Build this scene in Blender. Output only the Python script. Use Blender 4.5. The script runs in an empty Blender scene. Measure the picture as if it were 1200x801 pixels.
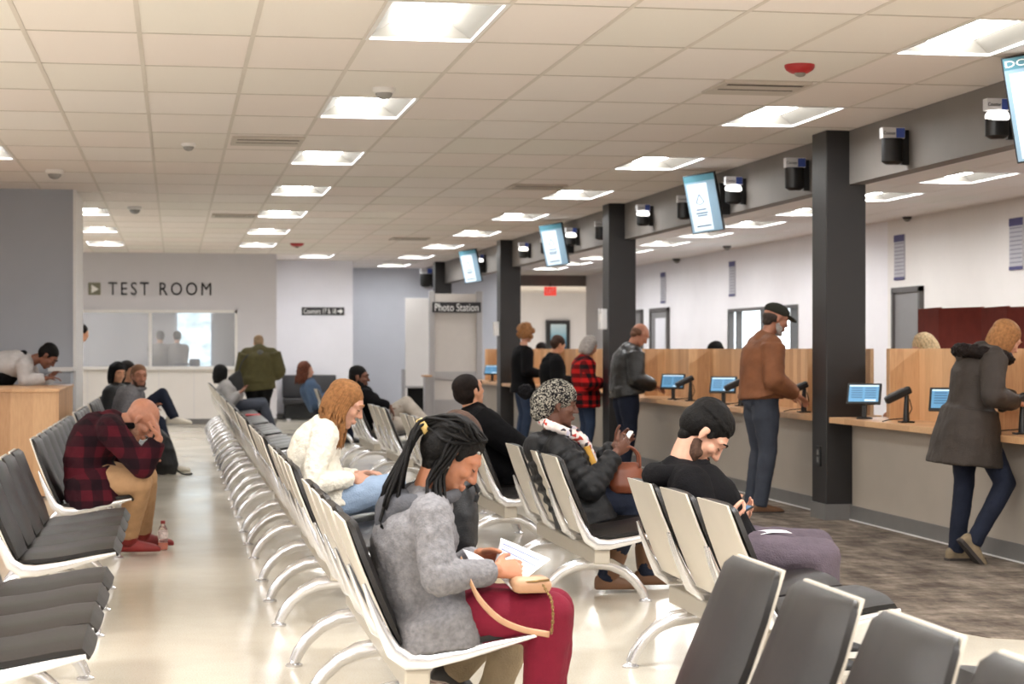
import bpy, bmesh, math, random
from mathutils import Vector, Matrix
random.seed(7)
PI = math.pi
C = bpy.context.scene.collection
V = Vector
# ---------------------------------------------------------------- camera model (1200 x 801)
F = 2280.0
TH = math.atan(395.0 / F)
CT, ST = math.cos(TH), math.sin(TH)
EYE, HOR = 1.34, 409.0
def P(px, py, zc):
    xs = (px - 600.0) / F * zc
    return V((xs * CT + zc * ST, -xs * ST + zc * CT, EYE - (py - HOR) * zc / F))
def zc_x(px, X):                       # distance at which the line x = X shows at column px
    return X / ((px - 600.0) / F * CT + ST)
def PX(px, py, X):
    return P(px, py, zc_x(px, X))
def PF(px, py, z=0.0):                 # point of height z seen at px, py
    return P(px, py, F * (EYE - z) / (py - HOR))
K = 1.073                              # plan scale of the seating against first measurements
def S(px, py, zc): return P(px, py, zc * K)
def SA(px, zc, z=.09):                 # height z over the floor at column px
    p = P(px, HOR, zc * K); p.z = z; return p
def YZ(zc, X):
    return (zc - X * ST) / CT

# ---------------------------------------------------------------- materials
def lin(c):
    return c / 12.92 if c <= 0.04045 else ((c + 0.055) / 1.055) ** 2.4
def rgb(r, g, b):
    return (lin(r / 255), lin(g / 255), lin(b / 255), 1.0)
MATS = {}
class NT:
    def __init__(s, name):
        s.m = bpy.data.materials.new(name); s.m.use_nodes = True
        s.t = s.m.node_tree; s.n = s.t.nodes; s.p = s.n['Principled BSDF']
    def new(s, kind, **kw):
        nd = s.n.new(kind)
        for k, v in kw.items(): setattr(nd, k, v)
        return nd
    def lk(s, a, b): s.t.links.new(a, b)
    def coord(s, kind='Object', scale=(1, 1, 1), rot=(0, 0, 0)):
        tc = s.new('ShaderNodeTexCoord'); mp = s.new('ShaderNodeMapping')
        mp.inputs['Scale'].default_value = scale; mp.inputs['Rotation'].default_value = rot
        s.lk(tc.outputs[kind], mp.inputs['Vector']); return mp.outputs['Vector']
    def noise(s, vec, scale, detail=3, rough=.55):
        n = s.new('ShaderNodeTexNoise'); n.inputs['Scale'].default_value = scale
        n.inputs['Detail'].default_value = detail; n.inputs['Roughness'].default_value = rough
        s.lk(vec, n.inputs['Vector']); return n.outputs['Fac']
    def ramp(s, fac, stops, interp='LINEAR'):
        r = s.new('ShaderNodeValToRGB'); r.color_ramp.interpolation = interp
        e = r.color_ramp.elements
        while len(e) < len(stops): e.new(0.5)
        for el, (p, c) in zip(e, stops): el.position = p; el.color = c
        s.lk(fac, r.inputs['Fac']); return r.outputs['Color']
    def math(s, op, a, b=None):
        n = s.new('ShaderNodeMath', operation=op)
        for i, x in enumerate((a, b)):
            if x is None: continue
            if isinstance(x, (int, float)): n.inputs[i].default_value = x
            else: s.lk(x, n.inputs[i])
        return n.outputs[0]
    def bump(s, fac, strength, dist=.01):
        b = s.new('ShaderNodeBump'); b.inputs['Strength'].default_value = strength; b.inputs['Distance'].default_value = dist
        s.lk(fac, b.inputs['Height']); s.lk(b.outputs['Normal'], s.p.inputs['Normal'])
    def set(s, rough=.5, metal=0, spec=.5, **kw):
        s.p.inputs['Roughness'].default_value = rough; s.p.inputs['Metallic'].default_value = metal
        s.p.inputs['Specular IOR Level'].default_value = spec
        for k, v in kw.items(): s.p.inputs[k.replace('_', ' ')].default_value = v
def dim(c, k): return (c[0] * k, c[1] * k, c[2] * k, 1)
def mat(name, c, rough=.5, metal=0, spec=.5, var=.12, scale=8, bump=0, bscale=60, **kw):
    if name in MATS: return MATS[name]
    t = NT(name); t.set(rough, metal, spec, **kw)
    v = t.coord()
    t.lk(t.ramp(t.noise(v, scale), [(.3, dim(c, 1 - var)), (.7, dim(c, 1 + var))]), t.p.inputs['Base Color'])
    if bump: t.bump(t.noise(v, bscale, 4), bump)
    MATS[name] = t.m; return t.m
def emit(name, c, e):
    if name in MATS: return MATS[name]
    t = NT(name); t.set(.4)
    t.p.inputs['Base Color'].default_value = c
    t.p.inputs['Emission Color'].default_value = c; t.p.inputs['Emission Strength'].default_value = e
    MATS[name] = t.m; return t.m
def cloth(name, c, var=.18, rough=.85, bump=.5, bs=140, scale=14, spec=.25):
    return mat(name, c, rough, 0, spec, var, scale, bump, bs)
def wood(name, a, b, plank=.1, axis=1, grain=(14, 14, 1.2)):
    t = NT(name); t.set(.42)
    tc = t.new('ShaderNodeTexCoord'); sx = t.new('ShaderNodeSeparateXYZ'); t.lk(tc.outputs['Object'], sx.inputs[0])
    k = t.math('FLOOR', t.math('DIVIDE', t.math('ADD', sx.outputs[axis], t.math('MULTIPLY', sx.outputs[0 if axis else 1], .9)), plank))
    wn = t.new('ShaderNodeTexWhiteNoise', noise_dimensions='1D'); t.lk(k, wn.inputs['W'])
    g = t.noise(t.coord(scale=grain), 6, 5, .6)
    f = t.math('ADD', t.math('MULTIPLY', g, .65), t.math('MULTIPLY', wn.outputs['Value'], .45))
    t.lk(t.ramp(f, [(.25, b), (.8, a)]), t.p.inputs['Base Color'])
    MATS[name] = t.m; return t.m
def plaid(name, base, dark, freq, mid=None, soft=False, axes=(0, 2)):
    t = NT(name); t.set(.9, spec=.15)
    tc = t.new('ShaderNodeTexCoord'); sx = t.new('ShaderNodeSeparateXYZ'); t.lk(tc.outputs['Object'], sx.inputs[0])
    u = t.math('ADD', sx.outputs[axes[0]], t.math('MULTIPLY', sx.outputs[1], .8))
    def st(x): return t.math('GREATER_THAN', t.math('FRACT', t.math('MULTIPLY', x, freq)), .5)
    f = t.math('MULTIPLY', t.math('ADD', st(u), st(sx.outputs[axes[1]])), .5)
    if soft: f = t.math('ADD', t.math('MULTIPLY', f, .75), t.math('MULTIPLY', t.noise(t.coord(), 18), .3))
    t.lk(t.ramp(f, [(.0, base), (.5, mid or dim(base, .35)), (1, dark)]), t.p.inputs['Base Color'])
    t.bump(t.noise(t.coord(), 160, 3), .4)
    MATS[name] = t.m; return t.m

# ---------------------------------------------------------------- mesh helpers
def box(bm, c, s, rot=None, bev=0.0):
    r = bmesh.ops.create_cube(bm, size=1)
    vs = r['verts']
    for v in vs:
        p = V((v.co.x * s[0], v.co.y * s[1], v.co.z * s[2]))
        if rot is not None: p = rot @ p
        v.co = p + V(c)
    if bev:
        es = list({e for v in vs for e in v.link_edges})
        bmesh.ops.bevel(bm, geom=es, offset=bev, segments=2, affect='EDGES', profile=.5)
def box2(bm, a, b, bev=0.0):
    a, b = V(a), V(b)
    box(bm, (a + b) / 2, [abs(b[i] - a[i]) for i in range(3)], None, bev)
def basis(d, ref=None):
    d = d.normalized()
    ref = V(ref) if ref is not None else V((0, 0, 1))
    if abs(d.dot(ref.normalized())) > .985: ref = V((1, 0, 0)) if abs(d.x) < .9 else V((0, 1, 0))
    a = (ref - d * ref.dot(d)).normalized()
    return a, d.cross(a)
def tube(bm, pts, rad, seg=12, ref=None, cap=True, ends=False, sq=1.0):
    """closed swept tube; rad items are r or (along ref, across)"""
    pts = [V(p) for p in pts]; n = len(pts); rings = []
    for i, p in enumerate(pts):
        d = pts[min(i + 1, n - 1)] - pts[max(i - 1, 0)]
        if d.length < 1e-9: d = V((0, 0, 1))
        a, b = basis(d, ref)
        r = rad[i] if isinstance(rad, (list, tuple)) and len(rad) == n else rad
        ra, rb = (r, r) if not isinstance(r, (list, tuple)) else r
        cs = [(math.cos(2 * PI * k / seg), math.sin(2 * PI * k / seg)) for k in range(seg)]
        if sq != 1.0: cs = [(math.copysign(abs(x) ** sq, x), math.copysign(abs(y) ** sq, y)) for x, y in cs]
        rings.append([bm.verts.new(p + a * (ra * x) + b * (rb * y)) for x, y in cs])
    for i in range(n - 1):
        for k in range(seg):
            k2 = (k + 1) % seg
            bm.faces.new((rings[i][k], rings[i][k2], rings[i + 1][k2], rings[i + 1][k]))
    if cap:
        bm.faces.new(rings[0][::-1]); bm.faces.new(rings[-1])
    if ends:
        for p, r in ((pts[0], rad[0]), (pts[-1], rad[-1])):
            r = r if not isinstance(r, (list, tuple)) else min(r)
            ell(bm, p, (r, r, r))
def ell(bm, c, r, M=None, seg=14):
    nv = max(6, seg * 2 // 3); c = V(c)
    def at(x, y, z):
        p = V((x * r[0], y * r[1], z * r[2]))
        return bm.verts.new((M @ p if M is not None else p) + c)
    top, bot = at(0, 0, 1), at(0, 0, -1)
    rows = [[at(math.sin(PI * i / nv) * math.cos(2 * PI * k / seg), math.sin(PI * i / nv) * math.sin(2 * PI * k / seg), math.cos(PI * i / nv)) for k in range(seg)] for i in range(1, nv)]
    for k in range(seg):
        k2 = (k + 1) % seg
        bm.faces.new((top, rows[0][k], rows[0][k2])); bm.faces.new((bot, rows[-1][k2], rows[-1][k]))
        for i in range(nv - 2): bm.faces.new((rows[i][k], rows[i + 1][k], rows[i + 1][k2], rows[i][k2]))
def lathe(bm, c, prof, seg=20):
    rings = []
    for r, z in prof:
        rings.append([bm.verts.new((c[0] + r * math.cos(2 * PI * k / seg), c[1] + r * math.sin(2 * PI * k / seg), c[2] + z)) for k in range(seg)])
    for i in range(len(rings) - 1):
        for k in range(seg):
            k2 = (k + 1) % seg
            bm.faces.new((rings[i][k], rings[i][k2], rings[i + 1][k2], rings[i + 1][k]))
    bm.faces.new(rings[0][::-1]); bm.faces.new(rings[-1])
def prism(bm, poly, z0, z1):
    a = [bm.verts.new((x, y, z0)) for x, y in poly]; b = [bm.verts.new((x, y, z1)) for x, y in poly]
    n = len(poly)
    for i in range(n): bm.faces.new((a[i], a[(i + 1) % n], b[(i + 1) % n], b[i]))
    bm.faces.new(a[::-1]); bm.faces.new(b)
def quad(bm, ps): bm.faces.new([bm.verts.new(p) for p in ps])
def B(): return bmesh.new()

BASE = {}
def obj(name, bm, m, parent=None, smooth=False, local=False):
    """one mesh object; bm in world coordinates unless local"""
    bmesh.ops.recalc_face_normals(bm, faces=bm.faces[:])
    if parent is not None and not local:
        bmesh.ops.transform(bm, matrix=BASE[parent.name].inverted(), verts=bm.verts[:])
    me = bpy.data.meshes.new(name); bm.to_mesh(me); bm.free()
    if smooth:
        me.polygons.foreach_set('use_smooth', [True] * len(me.polygons))
        if smooth is not True: me.set_sharp_from_angle(angle=smooth)
    me.materials.append(m)
    o = bpy.data.objects.new(name, me); C.objects.link(o)
    if parent is not None:
        o.parent = parent; BASE[o.name] = BASE[parent.name]
    else: BASE[o.name] = Matrix.Identity(4)
    return o
def tag(o, label, cat, group=None):
    o['label'] = label; o['category'] = cat
    if group: o['group'] = group
    return o
def struct(o): o['kind'] = 'structure'; return o
def thing(name, label, cat, loc=(0, 0, 0), rz=0, group=None):
    o = bpy.data.objects.new(name, None); C.objects.link(o); o.empty_display_size = .1
    o.location = loc; o.rotation_euler = (0, 0, rz)
    BASE[o.name] = Matrix.Translation(V(loc)) @ Matrix.Rotation(rz, 4, 'Z')
    return tag(o, label, cat, group)
def dup(root, loc, rz, label, group=None):
    r = root.copy(); C.objects.link(r); r.location = loc; r.rotation_euler = (0, 0, rz); r['label'] = label
    if group: r['group'] = group
    for ch in list(root.children):
        c = ch.copy(); C.objects.link(c); c.parent = r
        for g in list(ch.children):
            d = g.copy(); C.objects.link(d); d.parent = c
    return r
def solo(name, bm, m, label, cat, group=None, loc=None, smooth=False):
    """a thing that is one mesh, its origin at its base"""
    if loc is not None:
        bmesh.ops.translate(bm, vec=-V(loc), verts=bm.verts[:])
    o = obj(name, bm, m, None, smooth)
    if loc is not None: o.location = loc; BASE[o.name] = Matrix.Translation(V(loc))
    return tag(o, label, cat, group)
def text_bm(s, w, h, depth=.004, origin=(0, 0, 0), right=(1, 0, 0), up=(0, 0, 1), spacing=1.0):
    """extruded lettering w wide and h tall, lower left corner at origin"""
    cu = bpy.data.curves.new('lettering', 'FONT'); cu.body = s; cu.size = 1; cu.extrude = .01; cu.resolution_u = 3
    cu.space_character = spacing
    o = bpy.data.objects.new('lettering', cu); C.objects.link(o)
    dg = bpy.context.evaluated_depsgraph_get(); me = bpy.data.meshes.new_from_object(o.evaluated_get(dg))
    bpy.data.objects.remove(o); bpy.data.curves.remove(cu)
    bm = B(); bm.from_mesh(me); bpy.data.meshes.remove(me)
    xs = [v.co.x for v in bm.verts]; ys = [v.co.y for v in bm.verts]
    x0, x1, y0, y1 = min(xs), max(xs), min(ys), max(ys)
    R, U = V(right).normalized(), V(up).normalized(); N = R.cross(U)
    for v in bm.verts:
        a = (v.co.x - x0) / (x1 - x0) * w; b = (v.co.y - y0) / (y1 - y0) * h; c = (v.co.z / .01 * .5 + .5) * depth
        v.co = V(origin) + R * a + U * b + N * c
    return bm
# ---------------------------------------------------------------- room materials
def ceiling_mat():
    t = NT('ceiling_tile'); t.set(.9, spec=.1)
    g = t.new('ShaderNodeNewGeometry'); sn = t.new('ShaderNodeVectorMath', operation='SNAP'); sn.inputs[1].default_value = (.61, 1.22, 9)
    ad = t.new('ShaderNodeVectorMath', operation='ADD'); ad.inputs[1].default_value = (.19 + 6.1, 1.49 + 12.2, 0)
    t.lk(g.outputs['Position'], ad.inputs[0]); t.lk(ad.outputs[0], sn.inputs[0])
    wn = t.new('ShaderNodeTexWhiteNoise'); t.lk(sn.outputs[0], wn.inputs['Vector'])
    t.lk(t.ramp(wn.outputs['Value'], [(0, rgb(232, 228, 221)), (.5, rgb(236, 227, 222)), (1, rgb(237, 232, 228))]), t.p.inputs['Base Color'])
    t.bump(t.noise(t.coord(), 90, 4), .25)
    return t.m
M_TILE = ceiling_mat()
M_GRID = mat('ceiling_grid_metal', rgb(213, 205, 196), .6, var=.02); M_GRIDX = mat('ceiling_cross_tee', rgb(190, 181, 171), .6, var=.02)
def floor_mat():
    t = NT('polished_floor')
    v = t.coord()
    base = t.ramp(t.noise(v, 1.3, 6, .7), [(.3, rgb(214, 206, 190)), (.7, rgb(224, 217, 202))])
    sp = t.noise(v, 140, 2); mx = t.new('ShaderNodeMix', data_type='RGBA', blend_type='MULTIPLY'); mx.inputs[0].default_value = .35
    t.lk(base, mx.inputs[6]); t.lk(t.ramp(sp, [(.35, rgb(215, 205, 190)), (.55, (1, 1, 1, 1))]), mx.inputs[7])
    t.lk(mx.outputs[2], t.p.inputs['Base Color'])
    t.set(.16, spec=.55)
    t.lk(t.ramp(t.noise(v, .8, 4), [(.3, (.1, .1, .1, 1)), (.7, (.2, .2, .2, 1))]), t.p.inputs['Roughness'])
    t.bump(t.noise(v, 3, 2), .05, .02)
    return t.m
M_FLOOR = floor_mat()
def carpet_mat():
    t = NT('streaked_carpet'); t.set(.95, spec=.1)
    f = t.math('ADD', t.math('MULTIPLY', t.noise(t.coord(scale=(3.4, 1.1, 1)), 1.6, 5, .72), .6), t.math('MULTIPLY', t.noise(t.coord(scale=(1.0, 2.6, 1)), 2.2, 4, .7), .4))
    t.lk(t.ramp(f, [(.38, rgb(78, 69, 62)), (.47, rgb(104, 94, 85)), (.53, rgb(122, 111, 100)), (.62, rgb(150, 138, 125))]), t.p.inputs['Base Color'])
    t.bump(t.noise(t.coord(), 220, 2), .6)
    return t.m
M_CARPET = carpet_mat()
M_WBLUE = mat('blue_grey_paint', rgb(166, 170, 178), .75, var=.02, scale=2)
M_WFAR = mat('far_wall_paint', rgb(196, 198, 205), .75, var=.02, scale=2)
M_WGREY = mat('pale_grey_paint', rgb(208, 206, 211), .75, var=.02, scale=2)
M_WWHITE = mat('white_paint', rgb(230, 229, 234), .75, var=.02, scale=2)
M_WCREAM = mat('cream_paint', rgb(228, 223, 218), .75, var=.02, scale=2)
M_WOFFICE = mat('office_paint', rgb(234, 231, 233), .75, var=.02, scale=2)
M_TRIM = mat('white_trim', rgb(228, 226, 224), .4, var=.02)
M_DOOR = mat('grey_door', rgb(128, 126, 126), .5, var=.03)
M_DFRAME = mat('dark_door_frame', rgb(84, 80, 78), .5, var=.04)
M_BASE = mat('grey_baseboard', rgb(112, 110, 108), .5, var=.05)
M_SOFFIT = mat('charcoal_soffit_paint', rgb(122, 116, 111), .6, var=.04, scale=3)
M_COLUMN = mat('black_column_paint', rgb(35, 33, 33), .42, var=.06, scale=3)
M_BLACK = mat('black_plastic', rgb(15, 14, 14), .4, var=.1)
M_BLACKM = mat('matte_black', rgb(10, 10, 10), .7, var=.1)
M_WOOD = wood('maple_panel', rgb(214, 172, 128), rgb(176, 130, 90), .11)
M_WTOP = wood('maple_worktop', rgb(210, 168, 124), rgb(182, 138, 98), .4, 0, (3, 9, 9))
M_DESK = wood('oak_desk', rgb(206, 164, 122), rgb(172, 128, 88), .2, 0, (10, 10, 1.4))
M_FRONT = mat('counter_front_laminate', rgb(176, 167, 155), .55, var=.03, scale=3)
M_MAROON = mat('maroon_fabric', rgb(126, 52, 44), .9, var=.08)
M_LAMP = emit('lamp_diffuser', (.985, .995, 1, 1), 15)
M_REFL = mat('lamp_reflector', rgb(132, 128, 120), .5, var=.01)
M_DAY = emit('daylight_pane', (.86, .95, 1, 1), 1.1)

# ---------------------------------------------------------------- floor and ceiling
CEIL = 3.05
bm = B(); box2(bm, (-7, -4, -.1), (15, 62, 0)); struct(obj('floor', bm, M_FLOOR))
bm = B(); prism(bm, [(3.63, 9.6), (3.64, 8.75), (3.72, 8.52), (3.95, 8.38), (5.24, 8.1), (5.24, 41), (3.63, 41)], 0, .006)
struct(obj('floor_carpet', bm, M_CARPET))
bm = B(); prism(bm, [(5.27, 5), (9.4, 5), (9.4, 44), (5.27, 44)], 0, .006)
struct(obj('floor_office', bm, M_CARPET))

GX0, GY0 = -.19, 10.71
def cell_of(x, y): return (math.floor((x - GX0) / .61), math.floor((y - GY0) / 1.22))
hall_lights = []
for k in range(7): hall_lights.append((1.335, 10.1 + 3.66 * k, 'r1', k))
for k in range(9): hall_lights.append((4.385, 10.1 + 3.66 * k, 'r2', k))
hall_lights.append((2.555, 35.72, 'c', 0))
hall_lights.append((-1.715, 17.42, 'l', 0))
for k in (4, 5, 6): hall_lights.append((-1.105, 10.1 + 3.66 * k, 'f', k))
lit = {cell_of(x, y) for x, y, _, _ in hall_lights}
bm = B()
for i in range(-11, 9):
    for j in range(-12, 26):
        if (i, j) in lit: continue
        x0, y0 = GX0 + .61 * i, GY0 + 1.22 * j
        x1 = min(x0 + .61, 5.26)
        if x1 - x0 < .05: continue
        box2(bm, (x0 + .008, y0 + .006, CEIL), (x1 - .008, y0 + 1.22 - .006, CEIL + .02))
struct(obj('ceiling', bm, M_TILE))
bm = B()
for i in range(-11, 10):
    x = GX0 + .61 * i
    if x < 5.2: box2(bm, (x - .013, -4, CEIL - .003), (x + .013, 42.5, CEIL + .03))
struct(obj('trim_1', bm, M_GRID)); bm = B()
for j in range(-12, 27):
    y = GY0 + 1.22 * j
    box2(bm, (-6.9, y - .012, CEIL - .002), (5.2, y + .012, CEIL + .03))
struct(obj('trim_6', bm, M_GRIDX))
bm = B(); box2(bm, (-7, -4, CEIL + .2), (15, 62, CEIL + .26)); struct(obj('ceiling_slab', bm, M_TILE))
# office ceiling
office_lights = [(7.8, 18.36 + 2.44 * k) for k in range(-3, 10)]
olit = {round(y, 2) for x, y in office_lights}
bm = B()
for j in range(-18, 36):
    y0 = 17.75 + 1.22 * j
    for i in range(-4, 12):
        x0 = 7.495 + .61 * i
        if i == 0 and any(abs(y0 + .61 - y) < .1 for y in olit): continue
        box2(bm, (max(x0 + .008, 5.3), y0 + .006, CEIL), (x0 + .602, y0 + 1.214, CEIL + .02))
struct(obj('ceiling_office', bm, M_TILE))
bm = B()
for i in range(-4, 13): box2(bm, (7.483 + .61 * i, -4, CEIL + .006), (7.507 + .61 * i, 61, CEIL + .03))
for j in range(-17, 37): box2(bm, (5.3, 17.738 + 1.22 * j, CEIL + .006), (14.9, 17.762 + 1.22 * j, CEIL + .03))
struct(obj('trim_5', bm, M_GRID))

def light_proto():
    t = thing('ceiling_light', 'x', 'ceiling light', (0, 0, 0))
    bm = B()
    for sx in (-1, 1): box(bm, (sx * .293, 0, .002), (.022, 1.2, .016))
    for sy in (-1, 1): box(bm, (0, sy * .598, .002), (.608, .022, .016))
    obj('frame', bm, M_TRIM, t, local=True)
    bm = B()                                   # sloping reflector sides
    o = [(-.284, -.588), (.284, -.588), (.284, .588), (-.284, .588)]; n = [(-.17, -.55), (.17, -.55), (.17, .55), (-.17, .55)]
    for k in range(4):
        a, b = o[k], o[(k + 1) % 4]; c, d = n[(k + 1) % 4], n[k]
        quad(bm, [(a[0], a[1], .008), (b[0], b[1], .008), (c[0], c[1], .085), (d[0], d[1], .085)])
    obj('reflector', bm, M_REFL, t, local=True)
    bm = B()
    prof = [(-.17, .083), (-.1, .06), (0, .052), (.1, .06), (.17, .083)]
    lo = [[bm.verts.new((x, y, z)) for x, z in prof] for y in (-.55, .55)]; hi = [[bm.verts.new((x, y, .1)) for x, z in prof] for y in (-.55, .55)]
    for k in range(4):
        bm.faces.new((lo[0][k], lo[0][k + 1], lo[1][k + 1], lo[1][k])); bm.faces.new((hi[0][k], hi[1][k], hi[1][k + 1], hi[0][k + 1]))
        for s in (0, 1): bm.faces.new((lo[s][k], hi[s][k], hi[s][k + 1], lo[s][k + 1]))
    for k in (0, 4): bm.faces.new((lo[0][k], lo[1][k], hi[1][k], hi[0][k]))
    obj('diffuser', bm, M_LAMP, t, local=True)
    return t
ORD = ['nearest', 'second', 'third', 'fourth', 'fifth', 'sixth', 'seventh', 'eighth', 'ninth', 'tenth', 'eleventh', 'twelfth']
lp = light_proto(); first = True
def put_light(x, y, label, group, z=CEIL):
    global first
    if first: lp.location = (x, y, z); lp['label'] = label; lp['group'] = group; first = False
    else: dup(lp, (x, y, z), 0, label, group)
for x, y, row, k in hall_lights:
    lab = {'r1': 'recessed ceiling light over the middle of the hall, %s from the camera' % ORD[k],
           'r2': 'recessed ceiling light along the counter row, %s from the camera' % ORD[k],
           'c': 'recessed ceiling light in front of the Counters wall sign',
           'l': 'recessed ceiling light above the wooden writing desk at the frame edge',
           'f': 'recessed ceiling light left of the TEST ROOM sign, %s of its row' % {4: 'nearest', 5: 'middle', 6: 'farthest'}.get(k, '')}[row]
    put_light(x, y, lab, 'recessed ceiling lights in the waiting hall')
for k, (x, y) in enumerate(sorted(office_lights, key=lambda q: q[1])):
    put_light(x, y, 'recessed ceiling light in the office behind the counter, %s from the camera' % (ORD + ['thirteenth'])[k], 'recessed ceiling lights behind the counter')

# ---------------------------------------------------------------- walls
def wall(name, a, b, m): 
    bm = B(); box2(bm, a, b); return struct(obj(name, bm, m))
XB = YZ(22.7, -1.06)
wall('wall_left_partition', (-7, 21.35, 0), (-1.06, 22.95, CEIL), M_WBLUE)
wall('trim_2', (-1.075, 21.33, 0), (-1.045, 22.97, CEIL), M_TRIM)
wall('wall_left', (-7.1, -4, 0), (-6.95, 36, CEIL), M_WGREY)
wall('wall_near', (-7, -4.1, 0), (15, -3.95, CEIL), M_WGREY)
# TEST ROOM wall with its window opening
TY = 35.2
wl, wr = PX(98, 400, -1.7), None
def at_y(px, py, Y):
    k = (px - 600.0) / F; zc = Y / (CT - k * ST); return P(px, py, zc)
win_l = -3.0; win_r = at_y(275, 400, TY).x; w_top = at_y(200, 363, TY).z; w_bot = at_y(200, 429, TY).z; mull = at_y(176, 400, TY).x
bm = B()
box2(bm, (-7, TY, w_top), (1.8, TY + .15, CEIL)); box2(bm, (-7, TY, 0), (1.8, TY + .15, w_bot))
box2(bm, (-7, TY, w_bot), (win_l, TY + .15, w_top)); box2(bm, (win_r, TY, w_bot), (1.8, TY + .15, w_top))
box2(bm, (1.66, TY + .15, 0), (1.8, 37.6, CEIL))
struct(obj('wall_test_room', bm, M_WGREY))
bm = B()
for k in range(-5, 4):
    x0 = -.9 + k * .62
    box2(bm, (x0, TY - .02, .1), (min(x0 + .612, 1.3), TY, w_bot - .06))
struct(obj('wall_test_room_panelling', bm, M_WCREAM))
bm = B(); box2(bm, (-4, TY - .12, w_bot - .06), (win_r + .14, TY + .02, w_bot), .008); struct(obj('trim_3', bm, M_TRIM))
bm = B(); box2(bm, (-7, TY - .03, 0), (1.8, TY, .1)); struct(obj('baseboard_test_room', bm, M_BASE))
bm = B()
for a, b in (((win_l, TY - .03, w_top - .05), (win_r + .05, TY + .1, w_top)), ((win_r, TY - .03, w_bot), (win_r + .05, TY + .1, w_top)), ((mull - .03, TY - .03, w_bot), (mull + .03, TY + .1, w_top - .05))):
    box2(bm, a, b)
wo = struct(obj('window_1', bm, M_TRIM))
def glass_mat():
    t = NT('reflection_haze_glass'); t.set(.05, spec=.8); t.p.inputs['Base Color'].default_value = rgb(196, 198, 200)
    tr = t.new('ShaderNodeBsdfTransparent'); mx = t.new('ShaderNodeMixShader'); mx.inputs[0].default_value = .32  # pale mix paints the haze of reflections into the clear pane
    t.lk(tr.outputs[0], mx.inputs[1]); t.lk(t.p.outputs[0], mx.inputs[2]); t.lk(mx.outputs[0], t.n['Material Output'].inputs['Surface'])
    return t.m
M_GLASS = glass_mat()
bm = B(); box2(bm, (win_l, TY + .03, w_bot), (mull - .03, TY + .04, w_top - .05)); box2(bm, (mull + .03, TY + .03, w_bot), (win_r, TY + .04, w_top - .05))
g = obj('pane', bm, M_GLASS, wo); g['kind'] = 'structure'
# the test room behind the glass
wall('wall_test_room_back', (-7, 39.6, 0), (1.7, 39.7, CEIL), M_WGREY)
wall('ceiling_test_room', (-7, TY + .2, CEIL - .02), (1.7, 39.6, CEIL), M_TILE)
def reflection_mat():
    t = NT('reflected_window_glow'); t.set(.5)
    v = t.coord(scale=(1, 1, 1.6))
    c = t.ramp(t.noise(v, 3.2, 8, .7), [(.32, rgb(120, 140, 146)), (.48, rgb(190, 214, 226)), (.6, rgb(240, 250, 255))])
    t.lk(c, t.p.inputs['Emission Color']); t.p.inputs['Emission Strength'].default_value = 1.4
    t.p.inputs['Base Color'].default_value = (.5, .6, .65, 1); return t.m
a = at_y(208, 363, 39.5); b_ = at_y(247, 428, 39.5)
bm = B(); box2(bm, (a.x, 39.56, .95), (b_.x, 39.59, 2.5)); struct(obj('reflected_windows', bm, reflection_mat()))  # added glowing sheet, stands in for hall windows reflected in the glass
wall('wall_counters_sign', (1.8, 37.6, 0), (3.39, 37.75, CEIL), M_WWHITE)
wall('wall_counters_return', (3.27, 37.75, 0), (3.39, 40.9, CEIL), M_WWHITE)
wall('wall_far', (3.3, 40.9, 0), (7.2, 41.05, CEIL), M_WFAR)
wall('baseboard_far', (1.8, 37.57, 0), (3.4, 37.6, .1), M_BASE)
# counter line
SX = 5.2
wall('wall_soffit', (SX, 2, 2.63), (5.335, 40.9, CEIL), M_SOFFIT)
COLY = [14.55 + 7.72 * k for k in range(4)]
for k, y in enumerate(COLY):
    bm = B(); box2(bm, (5.01, y, 0), (5.335, y + .34, CEIL), .006)
    c = struct(obj('column', bm, M_COLUMN))
    bm = B(); box2(bm, (5.0, y - .01, 0), (5.345, y + .35, .13)); obj('baseboard', bm, M_BASE, c)
# office walls
wall('wall_right', (9.4, 2, 0), (9.55, 24.8, CEIL), M_WCREAM)
fz0, fz1 = zc_x(935, 9.4), zc_x(853, 9.4)
fy0, fy1 = YZ(fz0, 9.4), YZ(fz1, 9.4)
bm = B(); box2(bm, (9.4, 24.8, 0), (9.55, fy0, CEIL)); box2(bm, (9.4, fy1, 0), (9.55, 44.2, CEIL)); box2(bm, (9.4, fy0, 2.03), (9.55, fy1, CEIL)); box2(bm, (9.4, fy0, 0), (9.55, fy1, .9))
struct(obj('wall_right_far', bm, M_WOFFICE))
bm = B()
for yy in (fy0, fy0 + .36, (fy0 + fy1) / 2, fy1 - .5, fy1): box2(bm, (9.4, yy - .03, .9), (9.5, yy + .03, 2.03))
box2(bm, (9.4, fy0, 1.98), (9.5, fy1, 2.03)); wo = struct(obj('window_3', bm, M_DFRAME))
bm = B(); box2(bm, (9.52, fy0, .9), (9.54, fy1, 1.98)); g = obj('pane', bm, M_DAY, wo); g['kind'] = 'structure'
wall('wall_office_bulkhead', (5.335, 44.2, 2.8), (9.55, 44.4, CEIL), M_SOFFIT)
wall('wall_office_end', (4.5, 58, 0), (15, 58.15, CEIL), M_WOFFICE)
wall('wall_office_side', (14.8, 44, 0), (15, 58, CEIL), M_WOFFICE)
wall('wall_office_return', (9.55, 44.2, 0), (15, 44.35, CEIL), M_WOFFICE)
wall('wall_far_side', (7.2, 40.9, 0), (7.35, 44, 2.2), M_WOFFICE) if False else None
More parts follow.
